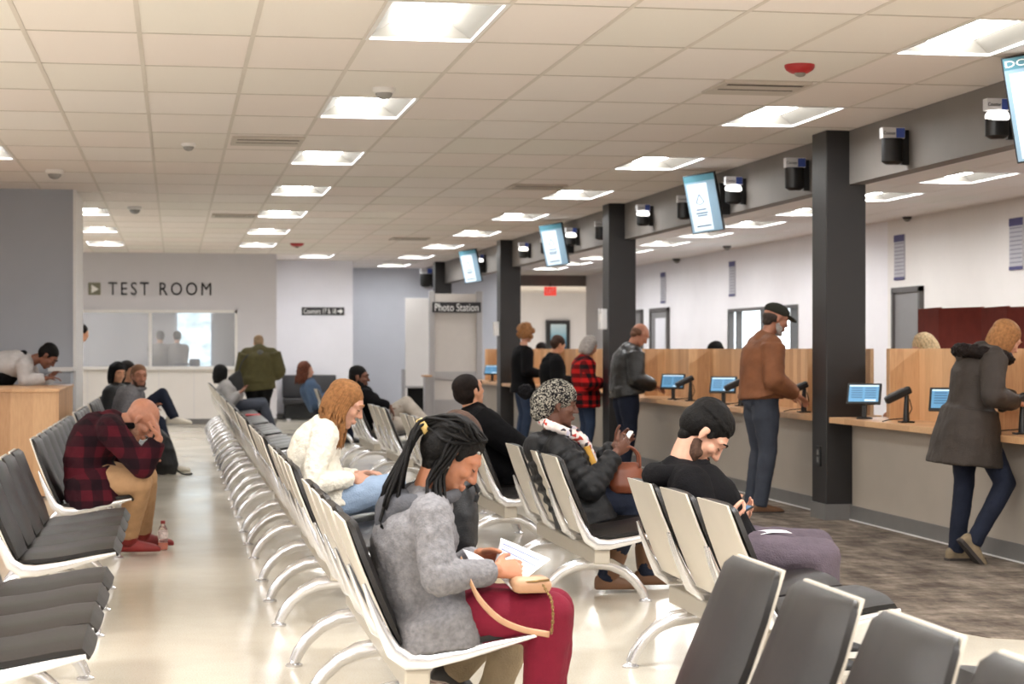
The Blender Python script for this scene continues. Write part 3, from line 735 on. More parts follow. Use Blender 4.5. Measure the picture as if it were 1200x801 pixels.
def bank_proto(n, name='seating_bank'):
    t = thing(name, 'x', 'seating', (0, 0, 0), 0, 'rows of tandem waiting seats')
    L = n * PITCH
    bm = B(); box2(bm, (.0, .04, .232), (.085, L - .04, .31), .008); obj('beam', bm, M_BEAM, t, local=True)
    for i in range(n):
        yc = (i + .5) * PITCH
        bm = B(); sheet(bm, sc([(-.012, .432), (.03, .43), (.12, .436), (.22, .45), (.32, .468), (.385, .474), (.405, .455)]), .25, .256, .042)
        bmesh.ops.translate(bm, vec=(0, yc, 0), verts=bm.verts[:]); obj('seat_pad', bm, M_VINYL, t, 1.0, local=True)
        bm = B(); sheet(bm, sc([(-.169, .818), (-.16, .795), (-.125, .70), (-.085, .60), (-.05, .52), (-.012, .45)]), .222, .262, .038)
        bmesh.ops.translate(bm, vec=(0, yc, 0), verts=bm.verts[:]); obj('back_pad', bm, M_VINYL, t, 1.0, local=True)
        bm = B()
        prof = sc([(-.174, .822), (-.131, .70), (-.091, .60), (-.056, .52), (-.018, .44), (.03, .415)])
        ws = [.2, .218, .234, .246, .252, .252]
        f = [[bm.verts.new((v + d, yc + s * w, z)) for s in (-1, -.5, 0, .5, 1)] for d in (0, -.009) for (v, z), w in zip(prof, ws)]
        m = len(prof)
        for q in range(m - 1):
            for k in range(4):
                bm.faces.new((f[q][k], f[q][k + 1], f[q + 1][k + 1], f[q + 1][k])); bm.faces.new((f[m + q][k], f[m + q + 1][k], f[m + q + 1][k + 1], f[m + q][k + 1]))
            for k in (0, 4): bm.faces.new((f[q][k], f[q + 1][k], f[m + q + 1][k], f[m + q][k]))
        for q in (0, m - 1):
            for k in range(4): bm.faces.new((f[q][k], f[m + q][k], f[m + q][k + 1], f[q][k + 1]))
        obj('back_shell', bm, M_SHELL, t, .6, local=True)
        bm = B(); sheet(bm, sc([(.03, .40), (.12, .405), (.24, .425), (.36, .448)]), .235, .235, .02, 4, .01); bmesh.ops.translate(bm, vec=(0, yc, 0), verts=bm.verts[:])
        obj('seat_pan', bm, M_SHELL, t, .6, local=True)
        for s in (-1, 1):
            bm = B(); y = yc + s * .266
            tube(bm, [(v, y, z) for v, z in sc([(-.125, .64), (-.104, .58), (-.07, .5), (-.035, .435), (.01, .405), (.07, .403), (.18, .422), (.3, .45), (.4, .472)])],
                 [(.006, .009), (.012, .010), (.018, .011), (.026, .011), (.03, .011), (.026, .011), (.02, .011), (.014, .010), (.007, .009)], 8, ref=(0, 0, 1))
            obj('side_bracket', bm, M_ALU, t, .8, local=True)
    ys = [.22, L / 2, L - .22] if n > 3 else [.31, L - .31]
    if n > 6: ys = [.4 + k * (L - .8) / 4 for k in range(5)]
    pass
    for y in ys:
        bm = B()
        tube(bm, [(-.232, y, .02), (-.215, y, .06), (-.175, y, .115), (-.12, y, .165), (-.05, y, .2), (.05, y, .215), (.15, y, .2), (.22, y, .165), (.275, y, .115), (.318, y, .06), (.335, y, .02)],
             [(.024, .02), (.025, .021), (.026, .023), (.028, .028), (.033, .036), (.036, .042), (.033, .036), (.028, .028), (.026, .023), (.025, .021), (.024, .02)], 10, ref=(0, 0, 1))
        l = obj('leg', bm, M_ALU, t, .9, local=True)
        for x in (-.234, .337):
            bm = B(); lathe(bm, (x, y, 0), [(.036, 0), (.036, .008), (.02, .016), (.014, .03)], 14); obj('foot_glide', bm, M_ALU, l, .6, local=True)
    return t
used = set(); protos = {}
def put_bank(n, xback, zc_near, label, rz=0, y=None):
    X = xback * K + JB
    yy = YZ(zc_near * K, X) if y is None else y
    if n not in protos: protos[n] = bank_proto(n)
    if n not in used:
        p = protos[n]; p.location = (X, yy, 0); p.rotation_euler = (0, 0, rz); p['label'] = label; used.add(n); return p
    return dup(protos[n], (X, yy, 0), rz, label)
A_B, B_B, C_B = -.82, .508, 1.81
put_bank(4, A_B, 5.42, 'four black seats at the bottom left corner, nearest bank of the left row')
put_bank(4, A_B, 8.2, 'four black seats just in front of the man in the maroon plaid coat')
put_bank(8, A_B, 11.2, 'long bank of eight seats where the maroon plaid man sits')
put_bank(4, A_B, 15.9, 'four seats behind the long left bank, beside the oak desk')
put_bank(4, A_B, 18.7, 'four seats at the far end of the left row under the grey hooded man')
put_bank(3, A_B, 21.35, 'last three seats of the left row, hidden behind the seated people')
for k, lab in enumerate(['bank of seats carrying the woman in the grey hoodie', 'bank of seats carrying the woman in the white jacket', 'third bank from the camera in the middle row', 'fourth bank from the camera in the middle row', 'fifth bank from the camera in the middle row',
                         'sixth bank from the camera in the middle row', 'seventh bank from the camera in the middle row', 'far bank of the middle row under the man in faded jeans', 'last bank of the middle row before the TEST ROOM wall']):
    put_bank(4, B_B, 5.82 + 2.8 * k, lab)
for zc, lab in ((6.4, 'three seats with beige shells under the man in the black hoodie'), (9.3, 'three seats with beige shells under the woman in the puffer coat'), (11.85, 'three seats under the man in the black coat'),
                (14.4, 'three empty looking seats behind the man in the black coat'), (17.0, 'three seats in front of the bearded man in khaki trousers'), (19.7, 'three seats under the bearded man in khaki trousers'), (25.2, 'three seats under the woman in the denim jacket')):
    put_bank(3, C_B, zc, lab)
# foreground bank facing the other way, and one more at the bottom edge
p = put_bank(4, 0, 0, 'black seat backs close up at the bottom right, facing left', PI, 0)
X = 1.40 * K - JB; p.location = (X, YZ(5.0 * K, 1.4 * K), 0)
p = put_bank(4, 0, 0, 'seat corner peeking between the near seat backs at the bottom right', PI, 0)
p.location = (2.40 * K, YZ(5.28 * K, 2.2 * K), 0)
# bench under the Counters sign, facing the camera
M_BENCH = mat('dark_bench_vinyl', rgb(44, 43, 45), .45, 0, .4, .06, 6)
bx0, bx1, by = at_y(331, 450, 37.1).x, at_y(396, 450, 37.1).x, 37.1
t = thing('wall_bench', 'dark two seat bench against the wall under the Counters sign', 'bench', ((bx0 + bx1) / 2, by, 0))
bw = (bx1 - bx0) / 2
for k in range(2):
    x0 = bx0 + k * bw
    bm = B(); box2(bm, (x0 + .008, by - .35, .3), (x0 + bw - .008, by + .2, .42), .03); obj('seat', bm, M_BENCH, t, True)
    bm = B(); box(bm, (x0 + bw / 2, by + .26, .63), (bw - .02, .09, .44), Matrix.Rotation(math.radians(-10), 3, 'X'), .03); obj('backrest', bm, M_BENCH, t, True)
bm = B(); box2(bm, (bx0 + .03, by - .3, .04), (bx1 - .03, by + .2, .3), .01); obj('plinth', bm, M_BLACKM, t)
for x in (bx0 + .1, bx1 - .1):
    bm = B(); box2(bm, (x - .03, by - .28, 0), (x + .03, by + .18, .05), .006); obj('foot', bm, M_ALU, t)
# ---------------------------------------------------------------- people
def skin(name, c): return mat('skin_' + name, c, .5, 0, .4, .07, 30, .15, 250, Subsurface_Weight=.08)
def remesh(o, vox, it=6, fac=.5, disp=0, dsize=.09):
    m = o.modifiers.new('remesh', 'REMESH'); m.mode = 'VOXEL'; m.voxel_size = vox; m.use_smooth_shade = True
    m = o.modifiers.new('smooth', 'SMOOTH'); m.iterations = it; m.factor = fac
    if disp:
        key = 'folds_%g' % dsize
        tx = bpy.data.textures.get(key) or bpy.data.textures.new(key, 'CLOUDS'); tx.noise_scale = dsize; tx.noise_depth = 2
        m = o.modifiers.new('folds', 'DISPLACE'); m.texture = tx; m.strength = disp; m.mid_level = .5; m.texture_coords = 'LOCAL'
def ik(a, c, l1, l2, hint):
    d = c - a; r = d.length
    if r > (l1 + l2) * .999: return a + d * (l1 / (l1 + l2))
    x = (r * r + l1 * l1 - l2 * l2) / (2 * r); h = math.sqrt(max(l1 * l1 - x * x, 0)); u = d / r
    hv = hint - u * hint.dot(u)
    if hv.length < 1e-6: hv = V((0, 0, -1))
    return a + u * x + hv.normalized() * h
def lerp(a, b, t): return a + (b - a) * t
def spline(pts, n):
    out = []; m = len(pts)
    for i in range(n):
        t = i / (n - 1) * (m - 1); k = min(int(t), m - 2); f = t - k
        p0, p1, p2, p3 = pts[max(k - 1, 0)], pts[k], pts[k + 1], pts[min(k + 2, m - 1)]
        out.append(.5 * ((2 * p1) + (p2 - p0) * f + (2 * p0 - 5 * p1 + 4 * p2 - p3) * f * f + (3 * p1 - p0 - 3 * p2 + p3) * f ** 3))
    return out
def hand(bm, w, d, pn, s, left, curl=.5, spread=.0):
    """palm, four fingers and thumb; d along the hand, pn out of the palm"""
    d = d.normalized(); pn = (pn - d * pn.dot(d)).normalized()
    sd = pn.cross(d) * (1 if left else -1)             # towards the thumb
    k = w + d * (.085 * s)
    tube(bm, [w - d * .01 * s, w + d * .03 * s, w + d * .065 * s, k], [(.027 * s, .018 * s), (.036 * s, .016 * s), (.041 * s, .0145 * s), (.040 * s, .0115 * s)], 12, ref=sd)
    ln = [.074, .082, .077, .06]
    for i in range(4):
        o = (1.5 - i) * .0205 * s
        p = k + sd * o - d * .006 * s; dd = (d + sd * ((1.5 - i) * (.06 + spread))).normalized()
        pts = [p - dd * .012 * s, p]; a = 0
        for q, fr in enumerate((.45, .32, .23)):
            a += curl * (.55, .8, .5)[q]
            p = p + (dd * math.cos(a) + pn * math.sin(a)) * (ln[i] * fr * s); pts.append(p)
        r = .0083 * s * (1 if i < 3 else .87)
        tube(bm, pts, [r * 1.05, r * 1.08, r * 1.0, r * .92, r * .75], 8, ends=True)
    b = w + d * .022 * s + sd * .026 * s; pts = [b]; 
    td = (d * .62 + sd * .72 + pn * .25).normalized()
    p1 = b + td * .038 * s; p2 = p1 + (td + d * .35 + pn * .3 * curl).normalized() * .03 * s; p3 = p2 + (td * .5 + d * .8 + pn * .5 * curl).normalized() * .025 * s
    tube(bm, [b, p1, p2, p3], [.014 * s, .0115 * s, .0095 * s, .0078 * s], 8, ends=True)
def head_frame(look, tilt=None):
    f = look.normalized(); u = V((0, 0, 1)) if tilt is None else tilt
    u = (u - f * u.dot(f)).normalized(); l = u.cross(f)
    return Matrix((f, l, u)).transposed()
def head(bm, c, R, s, near, jaw=1.0):
    def h(x, y, z): return R @ V((x, y, z)) * s + c
    def e(x, y, z, a, b, d, tilt=0): ell(bm, h(x, y, z), (a * s, b * s, d * s), R @ Matrix.Rotation(tilt, 3, 'Y'), 18)
    e(-.014, 0, .034, .096, .075, .082); e(-.03, 0, .005, .07, .068, .07)
    e(.03, 0, -.022, .058, .06, .075); e(.034, 0, -.072, .05, .046 * jaw, .037, .15); e(.066, 0, -.098, .019, .02 * jaw, .017)
    e(.048, 0, .03, .043, .062, .045)
    e(.03, 0, -.055, .05, .053 * jaw, .045)
    tube(bm, [h(.086, 0, .022), h(.096, 0, .0), h(.108, 0, -.024)], [.008 * s, .0095 * s, .0125 * s], 10, ends=True)
    for y in (-1, 1):
        e(.096, y * .0115, -.028, .011, .0085, .0085)
        e(.058, y * .04, -.018, .027, .022, .022)
        tube(bm, [h(.088, y * .012, .03), h(.083, y * .034, .034), h(.066, y * .054, .026)], [.010 * s, .0105 * s, .010 * s], 8, ends=True)
        e(.073, y * .031, .012, .0155, .017, .0125)              # lid and eyeball mass
        e(-.008, y * .075, -.002, .015, .007, .028, -.2); e(-.005, y * .079, .01, .014, .005, .015, -.2); e(-.002, y * .076, -.025, .008, .006, .009)
    e(.091, 0, -.057, .011, .024, .0062); e(.089, 0, -.069, .0115, .021, .0072); e(.084, 0, -.062, .014, .027, .012)
def person(label, spec):
    """one figure. Every point is a world position."""
    g = spec.get; s = g('s', 1.0) * (K if g('seated', 1) and not g('desk') else 1); near = g('near', 0)
    vox = (.0125, .0075, .0048)[near]; cvox = (.016, .011, .0085)[near]
    f = V((math.cos(g('yaw', 0)), math.sin(g('yaw', 0)), 0)); l = V((-f.y, f.x, 0))
    sp = [V(p) for p in spec['spine']]                       # hip, (waist, chest,) shoulders
    hip, sh = sp[0], sp[-1]
    lh = g('hipl', l); ls = (V(spec['shl']).normalized() if 'shl' in spec else l)
    c = V(spec['head']); look = V(spec['look']).normalized(); R = head_frame(look, V(spec['hup']) if 'hup' in spec else None)
    nk = R @ V((-.02, 0, -.075)) * s + c
    base = V((hip.x, hip.y, 0)) if 'base' not in spec else V(spec['base'])
    nb = sh + (nk - sh).normalized() * .03 * s
    wS = g('wide', 1.0)
    shj = {k: sh + ls * (q * .172 * s * wS) + V((0, 0, -.018 * s)) + f * g('shf', 0) for k, q in (('L', 1), ('R', -1))}
    hj = {k: hip + lh * (q * .088 * s) - V((0, 0, .01)) for k, q in (('L', 1), ('R', -1))}
    WR, EL, KN, AN = {}, {}, {}, {}
    for k in 'LR':
        q = 1 if k == 'L' else -1
        WR[k] = V(spec['wrist' + k]); EL[k] = V(spec['elbow' + k]) if 'elbow' + k in spec else ik(shj[k], WR[k], .285 * s, .255 * s, V(spec.get('eh' + k, -f * .6 + l * (q * .5) + V((0, 0, -1)))))
        r = WR[k] - EL[k]; mx = .265 * s
        if r.length > mx: WR[k] = EL[k] + r * (mx / r.length)
        AN[k] = V(spec['ankle' + k]); KN[k] = V(spec['knee' + k]) if 'knee' + k in spec else ik(hj[k], AN[k], .425 * s, .42 * s, V(spec.get('kh' + k, f + V((0, 0, .6)))))
    fd = {k: V(spec.get('toe' + k, f)).normalized() for k in 'LR'}
    hd = {k: V(spec['hdir' + k]).normalized() if 'hdir' + k in spec else (WR[k] - EL[k]).normalized() for k in 'LR'}
    pn = {k: V(spec.get('palm' + k, (0, 0, -1))) for k in 'LR'}
    fat = g('fat', 1.0)
    spl = spline(sp, 7)
    def torso(bm, add, seg=20, lo=0, scale=1.0):
        rad = [(.168, .125), (.16, .118), (.152, .112), (.155, .114), (.163, .12), (.165, .112), (.13, .08)]
        pts = spl; rr = [((a * scale * (fat if i < 6 else 1) + add) * s, (b * scale * fat + add) * s) for i, (a, b) in enumerate(rad)]
        tube(bm, pts[lo:], rr[lo:], seg, ref=ls); ell(bm, pts[-1], (rr[-1][1] * .9,) * 3)
    # ---- body
    bm = B()
    torso(bm, -.012, scale=.9)
    ell(bm, hip, (.12 * s, .12 * s, .1 * s))
    tube(bm, spline([sh - V((0, 0, .02)), lerp(sh, c + R @ V((-.03, 0, -.045)) * s, .55), c + R @ V((-.02, 0, -.03)) * s], 10), [x * s for x in (.072, .066, .061, .058, .055, .053, .052, .052, .05, .045)], 16)
    head(bm, c, R, s, near, g('jaw', 1.0))
    for k in 'LR':
        tube(bm, [shj[k], lerp(shj[k], EL[k], .5), EL[k]], [.05 * s, .044 * s, .036 * s], 12, ends=True); tube(bm, [EL[k], lerp(EL[k], WR[k], .3), WR[k]], [.036 * s, .037 * s, .025 * s], 12, ends=True)
        tube(bm, [sh, shj[k]], [.06 * s, .052 * s], 10, ends=True)
        if not g('nohand' + k): hand(bm, WR[k], hd[k], pn[k], s, k == 'L', g('curl', .55) if ('curl' + k) not in spec else spec['curl' + k])
        tube(bm, [hj[k], lerp(hj[k], KN[k], .5), KN[k]], [.078 * s, .068 * s, .05 * s], 12, ends=True); tube(bm, [KN[k], lerp(KN[k], AN[k], .3), AN[k]], [.05 * s, .048 * s, .034 * s], 12, ends=True)
    bmesh.ops.translate(bm, vec=-base, verts=bm.verts[:])
    o = obj('person', bm, g('skin'), None, True); o.location = base; BASE[o.name] = Matrix.Translation(base)
    tag(o, label, 'person', g('group'))
    remesh(o, vox, 3 if near == 2 else 4, .5)
    # ---- eyes and brows
    if near or g('face'):
        def h(x, y, z): return R @ V((x, y, z)) * s + c
        for y in (-1, 1):
            bm = B()
            if g('closed', 1): tube(bm, [h(.083, y * .019, .007), h(.0885, y * .031, .0025), h(.077, y * .045, .006)], [.0016 * s, .0024 * s, .0016 * s], 6)
            else: ell(bm, h(.0805, y * .031, .012), (.0075 * s, .0115 * s, .0062 * s), R)
            obj('eye', bm, M_EYE, o, True)
            if g('brow', 1):
                bm = B(); tube(bm, [h(.0965, y * .015, .032), h(.0935, y * .034, .0395), h(.077, y * .054, .031)], [.003 * s, .0045 * s, .003 * s], 8, ends=True); obj('eyebrow', bm, g('hairmat', M_HAIRK), o, True)
        if 0:
            bm = B(); tube(bm, [h(.092, -.021, -.0635), h(.1, 0, -.063), h(.092, .021, -.0635)], [.002 * s, .0035 * s, .002 * s], 6); obj('mouth', bm, g('mouth'), o, True)
    # ---- trousers
    pm = g('pants')
    if pm:
        lo = g('loose', 1.0); bm = B()
        ell(bm, hip + V((0, 0, -.005)), (.14 * s * fat, .14 * s * fat, .118 * s))
        tube(bm, [hip + lh * .075 * s, hip - lh * .075 * s], [.112 * s * fat, .112 * s * fat], 14, ends=True)
        for k in 'LR':
            a = AN[k] + (AN[k] - KN[k]).normalized() * .035 * s
            tube(bm, [hj[k], lerp(hj[k], KN[k], .35), lerp(hj[k], KN[k], .75), KN[k]], [.1 * s * fat, .092 * s * lo * fat, .077 * s * lo, .067 * s * lo], 14)
            tube(bm, [KN[k], lerp(KN[k], a, .3), lerp(KN[k], a, .7), a], [.067 * s * lo, .066 * s * lo, .057 * s * lo, .054 * s * g('hem', lo)], 14)
            ell(bm, hj[k], (.1 * s * fat,) * 3); ell(bm, KN[k], (.068 * s * lo,) * 3)
        p = obj('trousers', bm, pm, o, True); remesh(p, cvox, 4, .5, g('folds', .012) if near else 0, .07)
    # ---- shoes
    for k in 'LR':
        bm = B(); d = fd[k]; d = d.normalized(); up = g('footup' + k, V((0, 0, 1))); up = (up - d * up.dot(d)).normalized(); sd = up.cross(d)
        gl = AN[k] - up * (.085 * s); fl = .27 * s
        st = [(-.075, .028, .07), (-.06, .036, .085), (-.02, .04, .1), (.03, .042, .085), (.08, .046, .066), (.12, .05, .055), (.16, .046, .047), (.185, .034, .036), (.197, .018, .022)]
        rings = []
        for x, w, hh in st:
            ring = []
            for q in range(12):
                a = q / 12 * 2 * PI; yy, zz = math.cos(a), math.sin(a)
                z = hh * (.5 + .5 * zz) if zz > -.5 else .002
                ring.append(bm.verts.new(gl + d * (x * s) + sd * (w * s * yy * (1 if zz > -.5 else 1)) + up * (z * s)))
            rings.append(ring)
        for i in range(len(rings) - 1):
            for q in range(12): bm.faces.new((rings[i][q], rings[i][(q + 1) % 12], rings[i + 1][(q + 1) % 12], rings[i + 1][q]))
        bm.faces.new(rings[0][::-1]); bm.faces.new(rings[-1])
        if g('boot'): tube(bm, [AN[k] - up * .05 * s, AN[k] + (KN[k] - AN[k]).normalized() * .05 * s, AN[k] + (KN[k] - AN[k]).normalized() * g('boot') * s], [.054 * s, .062 * s, .071 * s], 14)
        so = obj('shoe', bm, g('shoes'), o, True)
        m = so.modifiers.new('sub', 'SUBSURF'); m.levels = m.render_levels = 1
        if g('sole'):
            bm = B()
            a = [gl + d * x * s + sd * w * s * 1.08 for x, w, _ in st]; b = [gl + d * x * s - sd * w * s * 1.08 for x, w, _ in st][::-1]
            lo_ = [bm.verts.new(p - up * .008 * s) for p in a + b]; hi_ = [bm.verts.new(p + up * .016 * s) for p in a + b]; n = len(lo_)
            for q in range(n): bm.faces.new((lo_[q], lo_[(q + 1) % n], hi_[(q + 1) % n], hi_[q]))
            bm.faces.new(lo_[::-1]); bm.faces.new(hi_); obj('sole', bm, g('sole'), so)
    # ---- jacket
    tm = g('top'); add = g('thick', .022); sl = g('sleeve', 1.0)
    bm = B(); puff = g('puff', 0)
    torso(bm, add, 24)
    low = g('low')                                             # list of (point, half width, half depth) below the hips
    if low:
        tube(bm, [spl[1]] + [V(p) for p, a, b in low], [((.162 * fat + add) * s, (.12 * fat + add) * s)] + [(a * s, b * s) for p, a, b in low], 28, ref=ls, sq=g('boxy', .8))
    elif g('seated', 1):
        ell(bm, hip, ((.135 * fat + add) * s, (.16 * fat + add) * s, .1 * s)) if g('hipball', 1) else None
    for k in 'LR':
        q = 1 if k == 'L' else -1
        tube(bm, [sh, shj[k]], [(.068 + add * .6) * s, (.058 + add * .75) * s], 14, ends=True)
        E, W = EL[k], WR[k]; cu = W - (W - E).normalized() * .012 * s
        if puff:
            pts, rad = [], []
            n1, n2 = 5, 5
            for (a, b, r0, r1, nn) in ((shj[k], E, .085, .078, n1), (E, cu, .078, .056, n2)):
                for i in range(nn):
                    for w_, rr in ((.0, .82), (.25, 1.0), (.5, 1.06), (.75, 1.0)):
                        t = (i + w_) / nn; pts.append(lerp(a, b, t)); rad.append((r0 + (r1 - r0) * t) * s * rr * sl)
            pts.append(cu); rad.append(.045 * s)
            m_ = n1 * 4; tube(bm, pts[:m_ + 1], rad[:m_ + 1], 16); tube(bm, pts[m_:], rad[m_:], 16)
        else:
            tube(bm, [shj[k], lerp(shj[k], E, .3), lerp(shj[k], E, .7), E], [(.058 + add) * s * sl, (.052 + add) * s * sl, (.045 + add) * s * sl, (.041 + add) * s * sl], 16)
            tube(bm, [E, lerp(E, cu, .35), lerp(E, cu, .75), cu], [(.041 + add) * s * sl, (.039 + add) * s * sl, (.031 + add) * s * sl, (.025 + add * .8) * s], 16)
        ell(bm, E, ((.042 + add) * s * sl,) * 3)
    for e_ in g('extra', []): tube(bm, *e_[0], **e_[1])
    if g('collar', 1):
        cr = g('collar', 1)
        tube(bm, [nb - (nk - nb).normalized() * .03 * s, nb + (nk - nb).normalized() * .025 * s * cr], [.085 * s * g('collarr', 1), .072 * s * g('collarr', 1)], 18)
    if puff:
        for i in range(1, 7):
            p = lerp(spl[i - 1], spl[i], .5); rad = [(.168, .125), (.16, .118), (.152, .112), (.155, .114), (.163, .12), (.165, .112), (.13, .08)][i]
            tube(bm, [lerp(spl[i - 1], spl[i], x) for x in (.0, .25, .5, .75, 1)], [((rad[0] * fat + add + y_) * s, (rad[1] * fat + add + y_) * s) for y_ in (-.012, .012, .02, .012, -.012)], 24, ref=ls)
    j = obj(g('topname', 'jacket'), bm, tm, o, True); remesh(j, cvox, 3 if puff else 4, .5, g('tfolds', .014) if near else 0, g('fsize', .08))
    if g('hood'):
        hm, hr = g('hood'); bm = B(); bk = -look.copy(); bk.z = 0; bk = (-f); up = (nk - sh).normalized()
        ctr = nb + bk * .055 * s - up * .015 * s
        pts = []
        for q in range(13):
            a = -2.5 + 5.0 * q / 12
            pts.append(nb + bk * (math.cos(a) * .1 * s) + ls * (math.sin(a) * .105 * s) + up * (math.cos(a) * -.028 * s + .0 * s))
        tube(bm, pts, [(.02 + .028 * max(0, math.cos(-2.5 + 5.0 * q / 12))) * s * hr for q in range(13)], 12, ends=True)
        if g('hoodball', 1): ell(bm, ctr - up * .035 * s + bk * .03 * s, (.07 * s * hr, .085 * s * hr, .075 * s * hr))
        hh = obj('hood', bm, hm, o, True); remesh(hh, cvox, 5, .5, .01 if near else 0, .06)
    # ---- hair
    hs, hm = g('hair', 'short'), g('hairmat', M_HAIRK)
    def h(x, y, z): return R @ V((x, y, z)) * s + c
    def e(bm, x, y, z, a, b, d, tilt=0): ell(bm, h(x, y, z), (a * s, b * s, d * s), R @ Matrix.Rotation(tilt, 3, 'Y'), 18)
    t = g('hairt', 1.0)
    if hs != 'none':
        bm = B()
        if hs == 'short':
            e(bm, -.02, 0, .052, .096 * t, .082 * t, .077 * t, .1); e(bm, -.048, 0, .01, .068 * t, .079 * t, .074 * t); e(bm, -.05, 0, -.02, .045, .064, .05)
            e(bm, -.04, 0, -.05, .033, .056, .043)
            for y in (-1, 1): e(bm, .018, y * .068, .024, .016, .008, .03)
            if near == 2:
                rnd = random.Random(17)
                for i in range(170):
                    a, x0 = rnd.uniform(-1.35, 1.35), rnd.uniform(-.11, .022)
                    def sp_(x, lift): 
                        q_ = math.sqrt(max(.02, 1 - ((x + .02) / (.1 * t)) ** 2)); return h(x, math.sin(a) * (.082 * t * q_ + lift), .05 + math.cos(a) * (.077 * t * q_ + lift))
                    tube(bm, [sp_(x0, -.003), sp_(x0 + .02, .0005), sp_(x0 + .04, .001), sp_(x0 + .055, -.002)], [.005 * s, .0055 * s, .005 * s, .003 * s], 6)
        elif hs == 'fringe':
            e(bm, -.04, 0, .002, .073, .0815, .05); e(bm, -.062, 0, -.035, .04, .058, .04)
        elif hs in ('long', 'bob', 'curly'):
            e(bm, -.018, 0, .046, .099 * t, .088 * t, .083 * t, .1); e(bm, -.045, 0, .0, .075 * t, .088 * t, .085 * t)
            ll = g('hairlen', .3); dn = V((0, 0, -1))
            if hs == 'curly':
                rnd = random.Random(3)
                for _ in range(60):
                    a, b = rnd.uniform(0, 6.28), rnd.uniform(-.7, 1.0)
                    cc = math.cos(math.asin(max(-1, min(1, b))))
                    x, y, z = math.cos(a) * cc, math.sin(a) * cc, b
                    if x > .55 and z < .6: continue
                    e(bm, -.02 + x * .11, y * .105, .03 + z * .105, .035, .035, .035)
            else:
                rnd = random.Random(11); fl = ll if hs == 'long' else .06
                N = 120 if near else 40; rr = (.0065 if near else .014) * s
                for i in range(N):
                    a = -2.25 + 4.5 * (i + .5) / N; lay = 1.0 + .035 * (i % 3)
                    ca, sa = -math.cos(a), math.sin(a)
                    x0 = rnd.uniform(-.055, .03) + .02 * ca; p0 = h(x0, .006 * (1 if sa > 0 else -1) + sa * .012, .036 + .089 * math.sqrt(max(0, 1 - ((x0 + .014) / .1) ** 2)))
                    p1 = h(-.012 + ca * .07 * lay, sa * .074 * lay, .085); p2 = h(-.02 + ca * .086 * lay, sa * .086 * lay, .02 + rnd.uniform(-.01, .01)); p3 = h(-.02 + ca * .086 * lay, sa * .088 * lay, -.05)
                    if hs == 'bob': p4 = h(-.02 + ca * .075, sa * .078, -.1 - fl * .3 + rnd.uniform(-.02, .01)); pts = [p0, p1, p2, p3, p4]
                    else:
                        bk_ = -f * g('hairback', .02) * s
                        p4 = p3 + dn * (ll * .45 * s) + bk_ + V((rnd.uniform(-.01, .01), rnd.uniform(-.01, .01), 0)); p5 = p3 + dn * ((ll + rnd.uniform(-.03, .02)) * s) + bk_ * 1.6; pts = [p0, p1, p2, p3, p4, p5]
                    q_ = spline(pts, 12); tube(bm, q_, [rr * .8] * 3 + [rr] * 7 + [rr * .8, rr * .4], 7, ends=True)
        ho = obj('hair', bm, hm, o, True)
        if hs not in ('long', 'bob'): remesh(ho, cvox * .5, 1 if near == 2 else 2, .5, .004 if near else 0, .02)
    if g('beard'):
        bm = B()
        bk_ = g('beardk', 1.0)
        for y in (-1, 1): tube(bm, [h(.0, y * .06, -.034), h(.014, y * .055, -.054), h(.034, y * .046, -.08), h(.06, y * .024, -.103), h(.076, 0, -.104)], [(.006 * s, .02 * s), (.009 * s, .022 * s), (.016 * s * bk_, .022 * s * bk_), (.018 * s * bk_, .018 * s * bk_), (.019 * s * bk_, .016 * s * bk_)], 12, ref=R @ V((0, y, 0)), ends=True)
        for y in (-1, 1): e(bm, .034, y * .046, -.064, .03, .013, .024, .3)
        e(bm, .052, 0, -.092, .034 * bk_, .032 * bk_, .026 * bk_)
        e(bm, .089, 0, -.0485, .0125, .024, .005)
        b_ = obj('beard', bm, g('beard'), o, True); remesh(b_, cvox * .6, 3)
    o['pose_ready'] = 1; del o['pose_ready']
    return o, dict(R=R, c=c, h=h, WR=WR, EL=EL, KN=KN, AN=AN, hd=hd, nb=nb, nk=nk, sh=sh, shj=shj, f=f, l=l, s=s, spl=spl, hip=hip)
M_EYE = mat('dark_eye', rgb(30, 24, 22), .25, var=.02)
def hairm(name, c): return mat('hair_' + name, c, .6, 0, .14, .3, 60, .5, 160)
M_HAIRK = hairm('black', rgb(14, 12, 11))
def stand_pose(feet, yaw, s, lean=.15, headf=.05, headdrop=0, look=(1, 0, -.3), wf=.42, wz=.93, wide=.12, stance=.1, bend=.0):
    """local frame: f forwards, l left; a person standing at feet, hands on something at (wf, wz)"""
    f = V((math.cos(yaw), math.sin(yaw), 0)); l = V((-f.y, f.x, 0)); b = V((feet[0], feet[1], 0))
    def w(a, c, z): return b + f * a + l * c + V((0, 0, z))
    hip = w(-.02 - lean * .25, 0, .92 * s); d = f * math.sin(lean) + V((0, 0, math.cos(lean)))
    d2 = f * math.sin(lean + .15) + V((0, 0, math.cos(lean + .15)))
    sp = [hip, hip + d * .17 * s - f * .005, hip + d * .33 * s, hip + d * .3 * s + d2 * .19 * s]
    hd = sp[-1] + d2 * .2 * s + f * (headf * s + .02) - V((0, 0, headdrop))
    lk = f * look[0] + l * look[1] + V((0, 0, look[2]))
    return dict(yaw=yaw, s=s, spine=sp, head=hd, look=lk, wristL=w(wf, wide, wz), wristR=w(wf, -wide, wz),
                ankleL=w(-.02, stance, .085 * s), ankleR=w(-.02, -stance, .085 * s), kneeL=w(.03 + bend, stance, .5 * s), kneeR=w(.03 + bend, -stance, .5 * s), base=b, seated=0)
